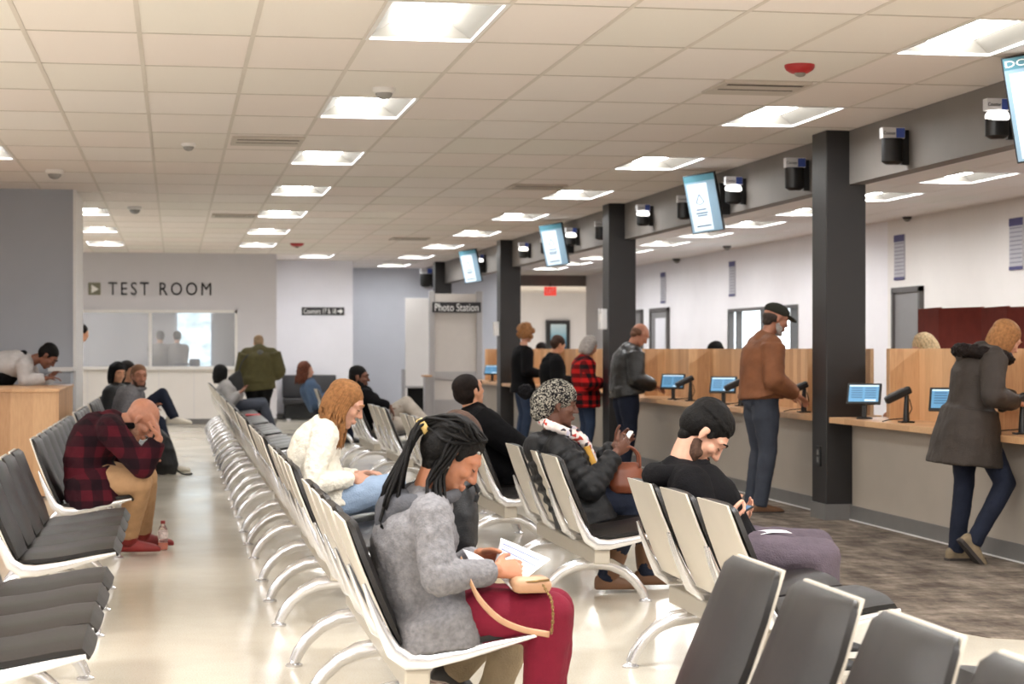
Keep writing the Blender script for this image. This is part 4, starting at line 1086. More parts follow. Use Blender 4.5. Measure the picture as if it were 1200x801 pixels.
def sit_pose(hipw, yaw, s, lean=.1, headf=.03, look=(1, 0, -.3), wf=.3, wu=.06, wide=.1, kf=.43, kz=None, af=.45, spread=.1, chest=0, drop=0):
    f = V((math.cos(yaw), math.sin(yaw), 0)); l = V((-f.y, f.x, 0)); b = V(hipw)
    def w(a, c, z): return b + f * a + l * c + V((0, 0, z))
    d = f * math.sin(lean) + V((0, 0, math.cos(lean))); d2 = f * math.sin(lean + .25) + V((0, 0, math.cos(lean + .25)))
    sp = [b, b + d * .15 * s - f * .02, b + d * .3 * s - f * .02, b + d * .28 * s + d2 * .18 * s]
    hd = sp[-1] + d2 * .2 * s + f * (headf + .02) - V((0, 0, drop))
    lk = f * look[0] + l * look[1] + V((0, 0, look[2]))
    kz = b.z - .02 if kz is None else kz
    def W(a, c, z): p = w(a, c, 0); p.z = z; return p
    return dict(yaw=yaw, s=s, spine=sp, head=hd, look=lk, wristL=w(wf, wide, wu), wristR=w(wf, -wide, wu),
                kneeL=W(kf * s, spread, kz), kneeR=W(kf * s, -spread, kz), ankleL=W(af * s, spread, .085 * s), ankleR=W(af * s, -spread, .085 * s), base=V((b.x, b.y, 0)))
# ---------------------------------------------------------------- the people of the photograph
SK_A = skin('brown', rgb(158, 104, 76)); SK_B = skin('light', rgb(192, 144, 121)); SK_C = skin('deep', rgb(98, 64, 50)); SK_D = skin('tan', rgb(206, 150, 118)); SK_E = skin('ruddy', rgb(172, 118, 94)); SK_F = skin('dark_brown', rgb(118, 76, 58))
HB, HBR, HBL, HG, HAU = M_HAIRK, hairm('brown', rgb(58, 40, 31)), hairm('blonde', rgb(196, 148, 96)), hairm('grey', rgb(168, 160, 154)), hairm('auburn', rgb(146, 102, 64))
HDB = hairm('dark_brown', rgb(28, 20, 17)); HLB = hairm('fair', rgb(214, 188, 148))
GREY_H = cloth('grey_marl_hoodie', rgb(112, 110, 112), .22, scale=60); DGREY_H = cloth('dark_grey_hood', rgb(72, 72, 76))
BURG = cloth('burgundy_cotton', rgb(100, 12, 33), .1, bump=.25); KHAKI = cloth('khaki_cotton', rgb(165, 130, 96), .1, bump=.3); KHAKI2 = cloth('dull_khaki', rgb(142, 126, 102), .12)
BLACKC = cloth('black_cotton', rgb(14, 13, 15), .2, spec=.12); BLACKW = cloth('black_wool', rgb(12, 11, 13), .2, spec=.12); PUFF = mat('black_puffer', rgb(18, 18, 20), .58, 0, .35, .15, 12, .25, 60)
WHITEJ = cloth('white_textured_knit', rgb(232, 226, 212), .05, bump=.9, bs=55); LJEAN = cloth('light_denim', rgb(150, 170, 196), .14, scale=7); JEAN = cloth('blue_denim', rgb(50, 62, 84), .2, scale=7); DJEAN = cloth('dark_denim', rgb(28, 33, 48), .2, scale=7)
SLATE = cloth('slate_denim', rgb(62, 66, 76), .15, scale=7); MAUVE = cloth('mauve_grey_cotton', rgb(84, 74, 82), .12); BROWNL = mat('brown_suede', rgb(124, 78, 50), .7, 0, .3, .2, 6, .4, 90); LEATH = mat('black_leather', rgb(26, 24, 22), .4, 0, .5, .2, 6, .4, 50)
DKB = cloth('dark_brown_coat', rgb(54, 47, 42), .14, rough=.6); OLIVE = cloth('olive_canvas', rgb(72, 67, 40), .12); DENIMJ = cloth('denim_jacket', rgb(66, 84, 108), .15); GREYJ = cloth('grey_jacket', rgb(138, 134, 132), .12); LGREY = cloth('light_grey_jacket', rgb(178, 174, 172), .1)
REDP = plaid('red_buffalo_plaid', rgb(186, 30, 28), rgb(22, 18, 20), 9.5, rgb(100, 18, 18)); MARP = plaid('maroon_plaid', rgb(82, 20, 31), rgb(22, 12, 18), 7.5, rgb(46, 15, 23), True)
S_RED = mat('red_shoe', rgb(122, 27, 23), .6); S_BLK = mat('black_shoe', rgb(28, 26, 26), .5); S_TAN = mat('tan_trainer', rgb(126, 110, 86), .7, var=.25, scale=20); S_BRN = mat('brown_boot', rgb(104, 72, 48), .6); S_WHT = mat('white_trainer', rgb(214, 206, 190), .6); S_SOLE = mat('white_sole', rgb(220, 216, 208), .6); S_SOLED = mat('dark_sole', rgb(48, 40, 36), .7)
LIPS = mat('lip_tone', rgb(140, 78, 70), .5); CAPM = cloth('dark_olive_cap', rgb(48, 48, 40), .1)

# woman in the grey hoodie, nearest
z = 6.07
w1, W1 = person('woman in a grey hoodie and burgundy trousers reading papers on her lap', dict(
    near=2, skin=SK_A, s=.95, yaw=0, spine=[S(506, 718, z), S(488, 684, z), S(484, 640, z), S(499, 596, z)], head=S(529, 534, z), look=(.8, -.06, -.6),
    wristR=S(581, 668, 5.93), wristL=S(563, 650, 6.2), elbowR=S(514, 678, 5.82), ehL=(-.2, .5, -1), hdirR=(1, .35, .02), palmR=(0, .75, -.65), hdirL=(1, -.35, -.05), palmL=(0, -.6, -.8), curl=.75,
    kneeR=S(645, 720, 5.96), kneeL=S(648, 714, 6.2), ankleR=SA(630, 5.96), ankleL=SA(640, 6.2),
    pants=BURG, loose=1.12, shoes=S_BLK, top=GREY_H, topname='hoodie', thick=.02, sleeve=.9, hood=(DGREY_H, 1.2), hair='short', hairmat=HB, hairt=1.03, folds=.01, tfolds=.02, fsize=.06, fat=1.03, brow=0, collar=.6, boxy=.55, low=[(S(506, 718, z), .25, .135), (S(509, 752, z), .255, .15)], wide=.92))
R, h = W1['R'], W1['h']
bm = B(); rnd = random.Random(5)
tie = h(-.135, 0, .03)
for i in range(44):                                            # braids gathered at the back of the crown, then falling behind the shoulder
    a = -1.9 + 3.8 * i / 43; top = h(.045 * math.cos(a) + .02, .082 * math.sin(a), .06 + .05 * math.cos(a * .8)); mid = h(-.05 + .02 * math.cos(a), .088 * math.sin(a), .075 + rnd.uniform(-.05, .05))
    e_ = V(tie) + V((0, rnd.uniform(-.022, .022), rnd.uniform(-.02, .02)))
    p2 = e_ + V((-.05, rnd.uniform(-.03, .03), -.075)); p3 = S(rnd.uniform(446, 470), rnd.uniform(572, 604), z + rnd.uniform(-.1, .12)); p4 = p3 + V((rnd.uniform(-.02, .03), 0, -.05))
    pts = spline([top, mid, e_, p2, p3, p4], 14); tube(bm, pts, [.0058] * 13 + [.003], 6)
for i in range(16):                                            # loose braids hanging in front of the shoulder
    y = -.083 + .012 * (i % 4); x = -.03 + .05 * (i // 4) / 3 * .7
    p0 = h(x - .01, y * .9, .07); p1 = h(x - .005, y - .012, .0); ex = 496 + 22 * rnd.random()
    p2 = S(ex + 4, 568 + rnd.uniform(-6, 4), 5.97 + .012 * (i % 4)); p3 = S(ex + 6, 588 + rnd.uniform(-4, 8), 5.93 + .01 * (i % 4))
    tube(bm, spline([p0, p1, p2, p3], 10), [.0062] * 9 + [.003], 6)
obj('braids', bm, HB, w1, True)
bm = B(); tube(bm, [V(tie) + V((.008, 0, -.004)), V(tie) + V((-.012, 0, -.016))], .031, 14); obj('hair_tie', bm, mat('tan_hair_tie', rgb(190, 160, 96), .6), w1, True)
bm = B(); ell(bm, h(.06, -.075, .06), (.006,) * 3); ell(bm, h(.006, -.088, -.035), (.004,) * 3); obj('earring', bm, M_REFL, w1, True)

# person beside her, mostly hidden
z = 6.62
h2, H2 = person('person in khaki trousers bent forward, mostly hidden behind the grey hoodie woman', dict(
    near=1, skin=SK_D, s=.95, spine=[S(490, 700, z), S(480, 662, z), S(487, 620, z), S(508, 582, z)], head=S(530, 524, z), look=(.55, 0, -.85), wristR=S(556, 660, z - .1), wristL=S(558, 655, z + .12),
    kneeR=S(615, 700, z - .1), kneeL=S(612, 694, z + .1), ankleR=SA(577, z - .08), ankleL=SA(536, z + .1, .16), toeL=(.8, 0, -.5), pants=KHAKI2, shoes=S_BLK, top=BLACKC, hair='short', hairmat=HBR, loose=1.1))

# woman in the white jacket
z = 9.75
w3, W3 = person('woman with long fair hair in a white textured jacket, looking down', dict(
    near=2, skin=SK_B, s=.94, spine=[S(392, 584, z), S(374, 560, z), S(367, 533, z), S(378, 504, z)], head=S(404, 473, z), look=(.85, -.12, -.45), wristR=S(415, 560, 9.6), wristL=S(420, 556, 9.9), ehR=(-.5, -.45, -1), ehL=(-.4, .4, -1),
    hdirR=(1, .2, -.3), palmR=(0, .8, -.5), kneeR=S(462, 568, 9.62), kneeL=S(468, 580, 9.9), ankleR=SA(474, 9.65), ankleL=SA(466, 9.9),
    pants=LJEAN, shoes=S_WHT, top=WHITEJ, thick=.02, tfolds=.018, fsize=.035, hair='long', hairmat=HAU, hairlen=.17, hairback=.012, collar=.3, low=[(S(386, 580, z), .2, .15), (S(391, 594, z), .21, .165)]))

# man in the maroon plaid coat
z = 11.47
m4, M4 = person('bald man in a maroon plaid coat holding his head in his hand', dict(
    near=2, skin=SK_E, s=1.02, spine=[S(108, 562, z), S(103, 540, z), S(112, 515, z), S(130, 498, z)], head=S(166, 491, z), look=(.62, -.12, -.76), wristR=S(186, 514, 11.24), elbowR=S(167, 547, 11.24), wristL=S(163, 541, 11.62), ehL=(-.3, .6, -1),
    hdirR=(-.16, .14, 1), palmR=(-1, .2, 0), curl=.3, kneeR=S(163, 564, 11.35), kneeL=S(170, 559, 11.7), ankleR=SA(149, 11.75, .12), ankleL=SA(166, 12.2, .11),
    pants=KHAKI, loose=1.12, shoes=S_RED, top=MARP, topname='coat', thick=.028, fat=1.02, hair='none', beard=hairm('stubble', rgb(150, 112, 92)), hood=(BLACKW, 1.0), boxy=.6, low=[(S(108, 562, z), .235, .155), (S(110, 580, z), .245, .165), (S(112, 592, z), .245, .17)], boot=.06, folds=.014))

# man in the black coat looking up
z = 12.65
m5, M5 = person('dark haired man in a black coat leaning back and looking up', dict(
    near=1, skin=SK_D, s=1.0, spine=[S(592, 553, z), S(580, 533, z), S(569, 511, z), S(556, 488, z)], head=S(550, 459, z), look=(.72, .5, .35), wristR=S(628, 540, 12.4), wristL=S(632, 532, 12.9), elbowR=S(598, 518, 12.38),
    kneeR=S(664, 556, 12.5), kneeL=S(664, 552, 12.8), ankleR=SA(672, 12.5), ankleL=SA(672, 12.8), pants=BLACKC, shoes=S_BLK, top=BLACKW, topname='coat', thick=.036, hair='short', hairmat=HDB, collar=1.2, sleeve=1.15))

# woman in the knit hat and puffer coat
z = 10.1
w6, W6 = person('woman in a speckled knit hat and black puffer coat holding a phone', dict(
    near=2, skin=SK_C, s=.93, spine=[S(676, 583, z), S(664, 564, z), S(654, 543, z), S(649, 521, z)], head=S(654, 475, z), look=(1, -.08, -.1), wristR=S(722, 530, 9.93), wristL=S(722, 522, 10.2), ehR=(.05, -.45, -1), ehL=(.1, .4, -1),
    hdirR=(.75, .25, .5), palmR=(-.3, .6, .1), hdirL=(.7, -.2, .6), palmL=(.1, -.9, .2), curl=.9, kneeR=S(748, 588, 10.0), kneeL=S(754, 586, 10.25), ankleR=SA(712, 10.0, .1), ankleL=SA(758, 10.2, .1),
    pants=DJEAN, shoes=S_BRN, boot=.2, top=PUFF, topname='coat', puff=1, thick=.03, fat=1.06, hair='none', boxy=.7, low=[(S(676, 580, z), .22, .16), (S(684, 596, z), .24, .17), (S(688, 612, z), .245, .17)], hood=(PUFF, 1.3), closed=0))
h, s6 = W6['h'], W6['s']
def hat_mat():
    t = NT('speckled_knit'); t.set(.95, spec=.1)
    v = t.new('ShaderNodeTexVoronoi'); v.inputs['Scale'].default_value = 150; t.lk(t.coord(), v.inputs['Vector'])
    t.lk(t.ramp(v.outputs['Color'], [(.0, rgb(34, 33, 35)), (.46, rgb(52, 50, 52)), (.52, rgb(150, 145, 134)), (.75, rgb(176, 170, 156))], 'CONSTANT'), t.p.inputs['Base Color']); t.bump(v.outputs['Distance'], .9); return t.m
bm = B()
ell(bm, h(-.012, 0, .058), (.112, .096, .092), W6['R'], 18); ell(bm, h(-.075, 0, .012), (.085, .09, .09), W6['R'], 18); ell(bm, h(-.1, 0, -.045), (.055, .07, .055), W6['R'], 16)
o = obj('knit_hat', bm, hat_mat(), w6, True); remesh(o, .008, 4, .5, .01, .02)
bm = B(); ell(bm, h(-.185, .02, .06), (.045, .045, .045)); o = obj('pompom', bm, BLACKW, w6, True); remesh(o, .007, 1, .3, .025, .02)
def scarf_mat():
    t = NT('patterned_scarf'); t.set(.8)
    v = t.new('ShaderNodeTexVoronoi'); v.inputs['Scale'].default_value = 42; t.lk(t.coord(), v.inputs['Vector']); sp = t.new('ShaderNodeSeparateColor'); t.lk(v.outputs['Color'], sp.inputs[0])
    t.lk(t.ramp(sp.outputs[0], [(0, rgb(226, 214, 208)), (.5, rgb(232, 222, 216)), (.6, rgb(186, 62, 52)), (.76, rgb(64, 58, 66)), (.88, rgb(206, 200, 214))], 'CONSTANT'), t.p.inputs['Base Color']); return t.m
bm = B(); pts = [S(634, 494, z), S(644, 498, z - .12), S(662, 505, z - .1), S(680, 513, z - .05), S(690, 525, z), S(696, 544, z + .02)]
tube(bm, spline(pts, 14), [(.028, .024)] * 14, 12, ends=False); pts = [S(634, 494, z), S(645, 493, z + .13), S(664, 500, z + .1), S(682, 512, z + .02), S(690, 530, z + .04)]
tube(bm, spline(pts, 12), [.027] * 12, 12); o = obj('scarf', bm, scarf_mat(), w6, True); remesh(o, .009, 3, .5, .02, .03)
bm = B(); tube(bm, spline([S(686, 520, z - .02), S(696, 545, z - .04), S(700, 560, z - .04), S(702, 580, z - .1)], 10), [.02] * 10, 8); obj('inner_top', bm, mat('mustard_cloth', rgb(196, 148, 62), .8), w6, True)

# young man in the black hoodie
z = 7.62
m7, M7 = person('young bearded man in a black hoodie looking down at his phone', dict(
    near=2, skin=SK_B, s=1.0, spine=[S(850, 645, z), S(840, 622, z), S(826, 590, z), S(796, 558, z)], head=S(825, 507, z), look=(.6, -.12, -.79), wristR=S(842, 612, 7.48), wristL=S(846, 606, 7.72), elbowR=S(829, 612, 7.4), elbowL=S(838, 604, 7.9),
    hdirR=(1, .25, .15), palmR=(-.1, .6, .8), hdirL=(1, -.25, .15), palmL=(-.1, -.6, .8), curl=.8, kneeR=S(964, 652, 7.5), kneeL=S(957, 640, 7.85), ankleR=SA(955, 7.5), ankleL=SA(960, 7.84, .11),
    pants=MAUVE, loose=1.05, shoes=S_BLK, sole=S_SOLE, top=BLACKC, topname='hoodie', thick=.02, hood=(BLACKC, 1.1), hoodball=0, hair='short', hairmat=HB, hairt=1.05, beard=hairm('beard_shadow', rgb(74, 54, 44)), collar=.4, collarr=.8))

# standing at the counter
def stand_px(label, zc, hip, sh, hd, ank, look, wr, yaw=0, s=1.0, **kw):
    a = P(ank[0], 0, zc); f = V((math.cos(yaw), math.sin(yaw), 0)); l = V((-f.y, f.x, 0)); g0 = V((a.x, a.y, 0))
    H = P(hip[0], hip[1], zc); S = P(sh[0], sh[1], zc)
    an = {k: g0 + l * (q * .1) + V((0, 0, .085 * s)) for k, q in (('L', 1), ('R', -1))}
    W_ = P(wr[0], wr[1], zc)
    d = dict(yaw=yaw, s=s, spine=[H, lerp(H, S, .33) - f * .015, lerp(H, S, .66) - f * .015, S], head=P(hd[0], hd[1], zc), look=look, wristL=W_ + l * .13 + f * .03, wristR=W_ - l * .13,
             ankleL=an['L'], ankleR=an['R'], kneeL=lerp(an['L'], H, .5) + l * .045 + f * .05, kneeR=lerp(an['R'], H, .5) - l * .045 + f * .05, base=g0, seated=0)
    d.update(kw); return person(label, d)
m8, M8 = stand_px('man in a brown suede jacket and dark cap standing at the counter', 16.0, (891, 466), (896, 402), (909, 374), (886, 590), (.9, .1, -.3), (926, 462), .08, 1.03, near=1, skin=SK_E, pants=SLATE, loose=1.1, shoes=S_BRN, sole=S_SOLED,
    top=BROWNL, thick=.035, fat=1.1, sleeve=1.12, hair='fringe', hairmat=hairm('greying', rgb(66, 56, 50)), beard=HG, collar=1.1, low=[(P(892, 462, 16.0), .25, .175)], closed=1)
h = M8['h']; s = M8['s']
bm = B(); ell(bm, h(-.01, 0, .068), (.108 * s, .088 * s, .062 * s), M8['R'], 18); o = obj('cap', bm, CAPM, m8, True)
bm = B(); v0 = []
for up_ in (0, .008):
    v0.append([bm.verts.new(h(x, y, z_ + up_)) for x, y, z_ in ((.07, -.075, .05), (.12, -.07, .04), (.165, -.035, .03), (.175, 0, .028), (.165, .035, .03), (.12, .07, .04), (.07, .075, .05))])
bm.faces.new(v0[0]); bm.faces.new(v0[1][::-1])
for k in range(7): bm.faces.new((v0[0][k], v0[0][(k + 1) % 7], v0[1][(k + 1) % 7], v0[1][k]))
obj('cap_brim', bm, CAPM, m8, True)
z = 12.2
w9, W9 = person('woman in a dark flared coat with a fur hood, one foot tucked behind', dict(
    near=1, skin=SK_B, s=.96, yaw=0, spine=[P(1136, 490, z), P(1138, 465, z), P(1142, 440, z), P(1152, 416, z)], head=P(1178, 398, z), look=(.8, .1, -.5), wristR=P(1192, 472, 12.05), wristL=P(1194, 466, 12.4), ehR=(-.2, -.5, -1), ehL=(-.2, .5, -1),
    kneeL=P(1130, 566, 12.3), ankleL=P(1121, 641, 12.3), kneeR=P(1178, 566, 12.1), ankleR=P(1143, 632, 12.1), toeR=(.62, 0, -.72), footupR=V((.72, 0, .62)), base=V(P(1121, 0, 12.3).to_2d().to_3d()),
    pants=DJEAN, shoes=S_TAN, sole=S_SOLED, top=DKB, topname='coat', thick=.028, sleeve=1.08, hair='bob', hairmat=HAU, hairt=1.03, seated=0, low=[(P(1137, 478, z), .225, .165), (P(1133, 510, z), .26, .2), (P(1130, 544, z), .28, .232)], hood=(DKB, 1.15)))
bm = B(); nb = W9['nb']; pts = []
for q in range(15):
    a = -2.7 + 5.4 * q / 14; pts.append(nb + V((-math.cos(a) * .15 - .03, math.sin(a) * .16, -.01 - .03 * math.cos(a) * -1)))
tube(bm, pts, [.042] * 15, 12, ends=True); o = obj('fur_trim', bm, hairm('fur', rgb(26, 18, 15)), w9, True); remesh(o, .009, 1, .4, .035, .018)
m10, _ = stand_px('balding man in a black leather jacket leaning over the counter', 21.0, (733, 458), (738, 412), (750, 392), (728, 545), (.75, .15, -.6), (763, 452), .1, 1.0, near=1, skin=SK_E, pants=DJEAN, loose=1.15, shoes=S_BLK, top=LEATH, thick=.04, fat=1.12, hair='fringe', hairmat=hairm('cropped', rgb(104, 74, 58)), sleeve=1.15, low=[(P(735, 463, 21.0), .245, .18)])
w11, _ = stand_px('grey haired woman in a red and black checked coat at the counter', 23.3, (686, 462), (684, 423), (691, 405), (683, 530), (.8, .1, -.4), (704, 448), .12, .92, skin=SK_B, pants=JEAN, shoes=S_BLK, top=REDP, topname='coat', thick=.04, hair='bob', hairmat=HG, sleeve=1.15, low=[(P(686, 460, 23.3), .235, .18), (P(686, 477, 23.3), .24, .19)])
w12, _ = stand_px('brown haired person in a black coat between the curly haired and the grey haired women', 25.2, (650, 463), (648, 422), (654, 404), (646, 522), (.8, .2, -.4), (668, 446), .12, .95, skin=SK_D, pants=BLACKC, shoes=S_BLK, top=BLACKW, topname='coat', thick=.05, fat=1.1, hair='short', hairmat=HBR, hairt=1.06, low=[(P(650, 462, 25.2), .235, .18), (P(650, 480, 25.2), .24, .19)], hood=(BLACKW, 1.1))
w13, _ = stand_px('woman with curly blonde hair in a black jacket and jeans', 27.4, (613, 455), (613, 411), (617, 391), (611, 512), (.7, .4, -.1), (630, 438), .2, 1.0, skin=SK_B, pants=JEAN, shoes=S_BLK, top=BLACKW, thick=.036, hair='curly', hairmat=HAU, low=[(P(613, 459, 27.4), .23, .17)])

# man bent over the writing desk
z = 19.2
m14, M14 = person('man in a light grey and black jacket bent over the writing desk', dict(near=1, skin=SK_F, s=1.0, seated=0, spine=[P(-26, 450, z), P(-10, 436, z), P(8, 428, z), P(30, 425, z)], head=P(56, 417, z), look=(.62, -.1, -.75), wristR=P(54, 443, 19.05), elbowR=P(30, 445, 19.0), wristL=P(60, 441, 19.3), ehL=(0, .5, -1),
    ankleL=V((-2.15, 18.95, .085)), ankleR=V((-2.15, 18.7, .085)), base=V((-2.15, 18.8, 0)), pants=BLACKC, shoes=S_BLK, top=LGREY, thick=.03, hair='short', hairmat=HB))
bm = B(); tube(bm, [P(-12, 440, z - .02), P(6, 436, z - .02), P(20, 424, z), P(33, 415, z)], [.16, .155, .11, .06], 16); o = obj('yoke', bm, BLACKW, m14, True); remesh(o, .012)

# left row, far
z = 20.0
m15, _ = person('bearded man in a grey hoodie turning to face the camera, legs crossed', dict(near=1, skin=SK_E, s=1.0, yaw=-.2, spine=[S(146, 497, z), S(147, 484, z), S(150, 472, z), S(156, 460, z)], head=S(163, 441, z), look=(.35, -1, -.05), wristR=S(172, 482, 19.8), wristL=S(180, 478, 20.1), face=1, closed=0,
    kneeL=S(190, 462, 20.1), ankleL=S(203, 487, 20.0), kneeR=S(186, 494, 19.9), ankleR=SA(201, 19.9), pants=DJEAN, shoes=S_WHT, top=GREY_H, topname='hoodie', hood=(GREY_H, 1.2), hair='short', hairmat=hairm('short_brown', rgb(122, 88, 66)), beard=HBR, thick=.03))
z = 21.5
w16, _ = person('dark haired woman in a black jacket with a pink collar, behind the grey hooded man', dict(skin=SK_D, s=.95, yaw=-.4, spine=[S(146, 494, z), S(142, 482, z), S(139, 470, z), S(137, 457, z)], head=S(138, 437, z), look=(.5, -.8, -.25), wristR=S(150, 482, 21.3), wristL=S(158, 480, 21.6), kneeL=S(172, 492, 21.6), kneeR=S(170, 494, 21.3), ankleL=SA(174, 21.6), ankleR=SA(173, 21.3),
    pants=BLACKC, shoes=S_BLK, top=PUFF, hair='bob', hairmat=HB, thick=.04, face=1, closed=0))
bm = B(); nb = _['nb']; tube(bm, [nb + V((-.08, -.06, -.03)), nb + V((.03, -.13, -.06)), nb + V((.12, -.05, -.09))], [.04, .045, .04], 10, ends=True); obj('pink_collar', bm, mat('pink_cloth', rgb(226, 74, 138), .8), w16, True)
z = 22.2
m17, _ = person('dark haired person farthest in the left row, only the head showing', dict(skin=SK_D, s=.98, yaw=-.2, spine=[S(150, 494, z), S(149, 480, z), S(148, 467, z), S(148, 455, z)], head=S(150, 435, z), look=(.8, -.5, -.2), wristR=S(164, 482, z), wristL=S(164, 480, z), kneeL=S(176, 492, z + .1), kneeR=S(176, 492, z - .1), ankleL=SA(178, z + .1), ankleR=SA(178, z - .1),
    pants=BLACKC, shoes=S_BLK, top=BLACKW, hair='short', hairmat=HDB))
# middle row, far
z = 27.0
m18, _ = person('man with thick dark hair in grey jacket and faded jeans, far middle row', dict(skin=SK_F, s=1.0, yaw=.1, spine=[S(275, 476, z), S(269, 468, z), S(265, 460, z), S(264, 452, z)], head=S(259, 438, z + .05), look=(.6, .7, -.1), wristR=S(281, 460, 26.8), wristL=S(284, 458, 27.1), kneeR=S(309, 474, 26.85), kneeL=S(308, 471, 27.1), ankleR=SA(322, 26.85), ankleL=SA(318, 27.1),
    pants=SLATE, shoes=S_BLK, top=GREYJ, hair='bob', hairmat=HB, hairt=1.1, thick=.03))
z = 31.0
m19, _ = person('person in an olive green jacket standing with back turned, near the TEST ROOM counter', dict(skin=SK_D, s=1.0, yaw=PI / 2, spine=[P(303, 447, z), P(303, 435, z), P(303.5, 424, z), P(304, 413, z)], head=P(303, 402, z + .1), look=(0, 1, -.35), wristR=P(322, 440, z + .25), wristL=P(288, 438, z + .25), seated=0, fat=1.25, wide=1.15,
    kneeL=P(297, 475, z), kneeR=P(310, 475, z), ankleL=P(297, 502, z), ankleR=P(310, 502, z), pants=BLACKC, loose=1.3, shoes=S_BLK, top=OLIVE, thick=.06, sleeve=1.25, low=[(P(303, 448, z), .26, .19), (P(304, 457, z), .27, .2)], hood=(cloth('grey_hood', rgb(86, 86, 84)), 1.0), hair='short', hairmat=hairm('mousy', rgb(138, 116, 92))))
z = 26.0
w20, _ = person('woman with long auburn hair in a denim jacket, seated far down the right row', dict(skin=SK_B, s=.97, spine=[S(374, 476, z), S(368, 467, z), S(364, 458, z), S(363, 450, z)], head=S(358, 434, z), look=(1, -.05, -.02), wristR=S(385, 462, 25.85), wristL=S(387, 460, 26.1), kneeR=S(408, 474, 25.9), kneeL=S(408, 472, 26.1), ankleR=SA(410, 25.9), ankleL=SA(410, 26.1),
    pants=DJEAN, shoes=S_BLK, top=DENIMJ, hair='long', hairmat=hairm('chestnut', rgb(96, 56, 42)), hairlen=.12, thick=.03))
z = 20.5
m21, _ = person('bearded man in a black jacket and pale trousers, legs crossed, in the right row', dict(near=1, skin=SK_F, s=1.0, spine=[S(443, 498, z), S(436, 485, z), S(430, 473, z), S(427, 462, z)], head=S(421, 442, z), look=(.95, -.25, -.08), wristR=S(457, 476, 20.3), elbowR=S(442, 474, 20.25), wristL=S(458, 480, 20.6), hdirR=(.5, 0, -1), curl=.5, face=1, closed=0,
    kneeL=S(476, 472, 20.6), ankleL=S(498, 494, 20.4), kneeR=S(488, 496, 20.4), ankleR=SA(490, 20.4), pants=cloth('pale_stone_cotton', rgb(176, 166, 154), .1), loose=1.1, shoes=S_BLK, top=BLACKW, hair='short', hairmat=HB, beard=HB, beardk=1.3, thick=.032))
# someone half hidden by the partition end
f = P(83, 0, 27.0); d = stand_pose((f.x, f.y), .3, .98, .1, look=(1, 0, -.2)); d.update(wristL=V((f.x + .1, f.y + .25, .82)), wristR=V((f.x + .12, f.y - .22, .82)), skin=SK_D, pants=JEAN, shoes=S_BLK, top=cloth('dark_green_coat', rgb(62, 64, 46)), topname='coat', hair='short', hairmat=HDB, hairt=1.1)
m22, _ = person('person in a dark green coat half hidden behind the partition end', d)
# clerks behind the screen
for px, py, lab, hm, sk, hr in ((838, 413, 'clerk behind the privacy screen, only black hair showing, left of the brown jacketed man', HB, SK_D, 'short'), (1083, 409, 'clerk behind the privacy screen with fair hair showing by the maroon screen', HLB, SK_B, 'bob'), (634, 410, 'dark haired clerk facing the curly haired woman across the counter', HDB, SK_B, 'short')):
    zc = zc_x(px, 6.15); hd = P(px, py, zc); hw = V((hd.x + .12, hd.y, .6))
    d = sit_pose(hw, PI, .95, .08, look=(1, 0, -.45), wf=.34, wu=.22); dz = hd - d['head']
    for q in range(1, 4): d['spine'][q] = d['spine'][q] + dz * (q / 3)
    d['head'] = hd; d.update(skin=sk, pants=DJEAN, shoes=S_BLK, top=cloth('navy_blouse', rgb(50, 58, 84)), hair=hr, hairmat=hm)
    person(lab, d)
    t = thing('office_chair', 'black office chair under the %s clerk behind the counter' % ('black haired' if px == 838 else ('fair haired' if px == 1083 else 'dark haired farthest')), 'chair', (hw.x, hw.y, 0), 0, 'office chairs behind the counter')
    bm = B(); box(bm, (hw.x - .02, hw.y, .47), (.46, .46, .07), None, .02); obj('seat', bm, BLACKC, t, True)
    bm = B(); box(bm, (hw.x + .26, hw.y, .8), (.06, .42, .46), None, .02); obj('backrest', bm, BLACKC, t, True)
    bm = B(); tube(bm, [(hw.x, hw.y, .08), (hw.x, hw.y, .45)], .03, 10); obj('column', bm, M_BLACK, t, True)
    for k in range(5):
        a = k * 2 * PI / 5; bm = B(); tube(bm, [(hw.x, hw.y, .1), (hw.x + .28 * math.cos(a), hw.y + .28 * math.sin(a), .05)], [.025, .018], 8); ell(bm, (hw.x + .28 * math.cos(a), hw.y + .28 * math.sin(a), .03), (.028, .028, .03)); obj('leg', bm, M_BLACK, t, True)
# two added figures standing in for people reflected in the test room glass
for px, lab, hm in ((187, 'dim figure standing in for a reflection in the TEST ROOM glass, left of two', HB), (207, 'dim figure standing in for a reflection in the TEST ROOM glass, right of two', HDB)):
    f = at_y(px, 409, 38.0); d = stand_pose((f.x, f.y), 1.5, .98, .05, look=(1, .2, -.1)); d.update(skin=SK_D, pants=SLATE, shoes=S_BLK, top=GREYJ, hair='short', hairmat=hm); person(lab, d)
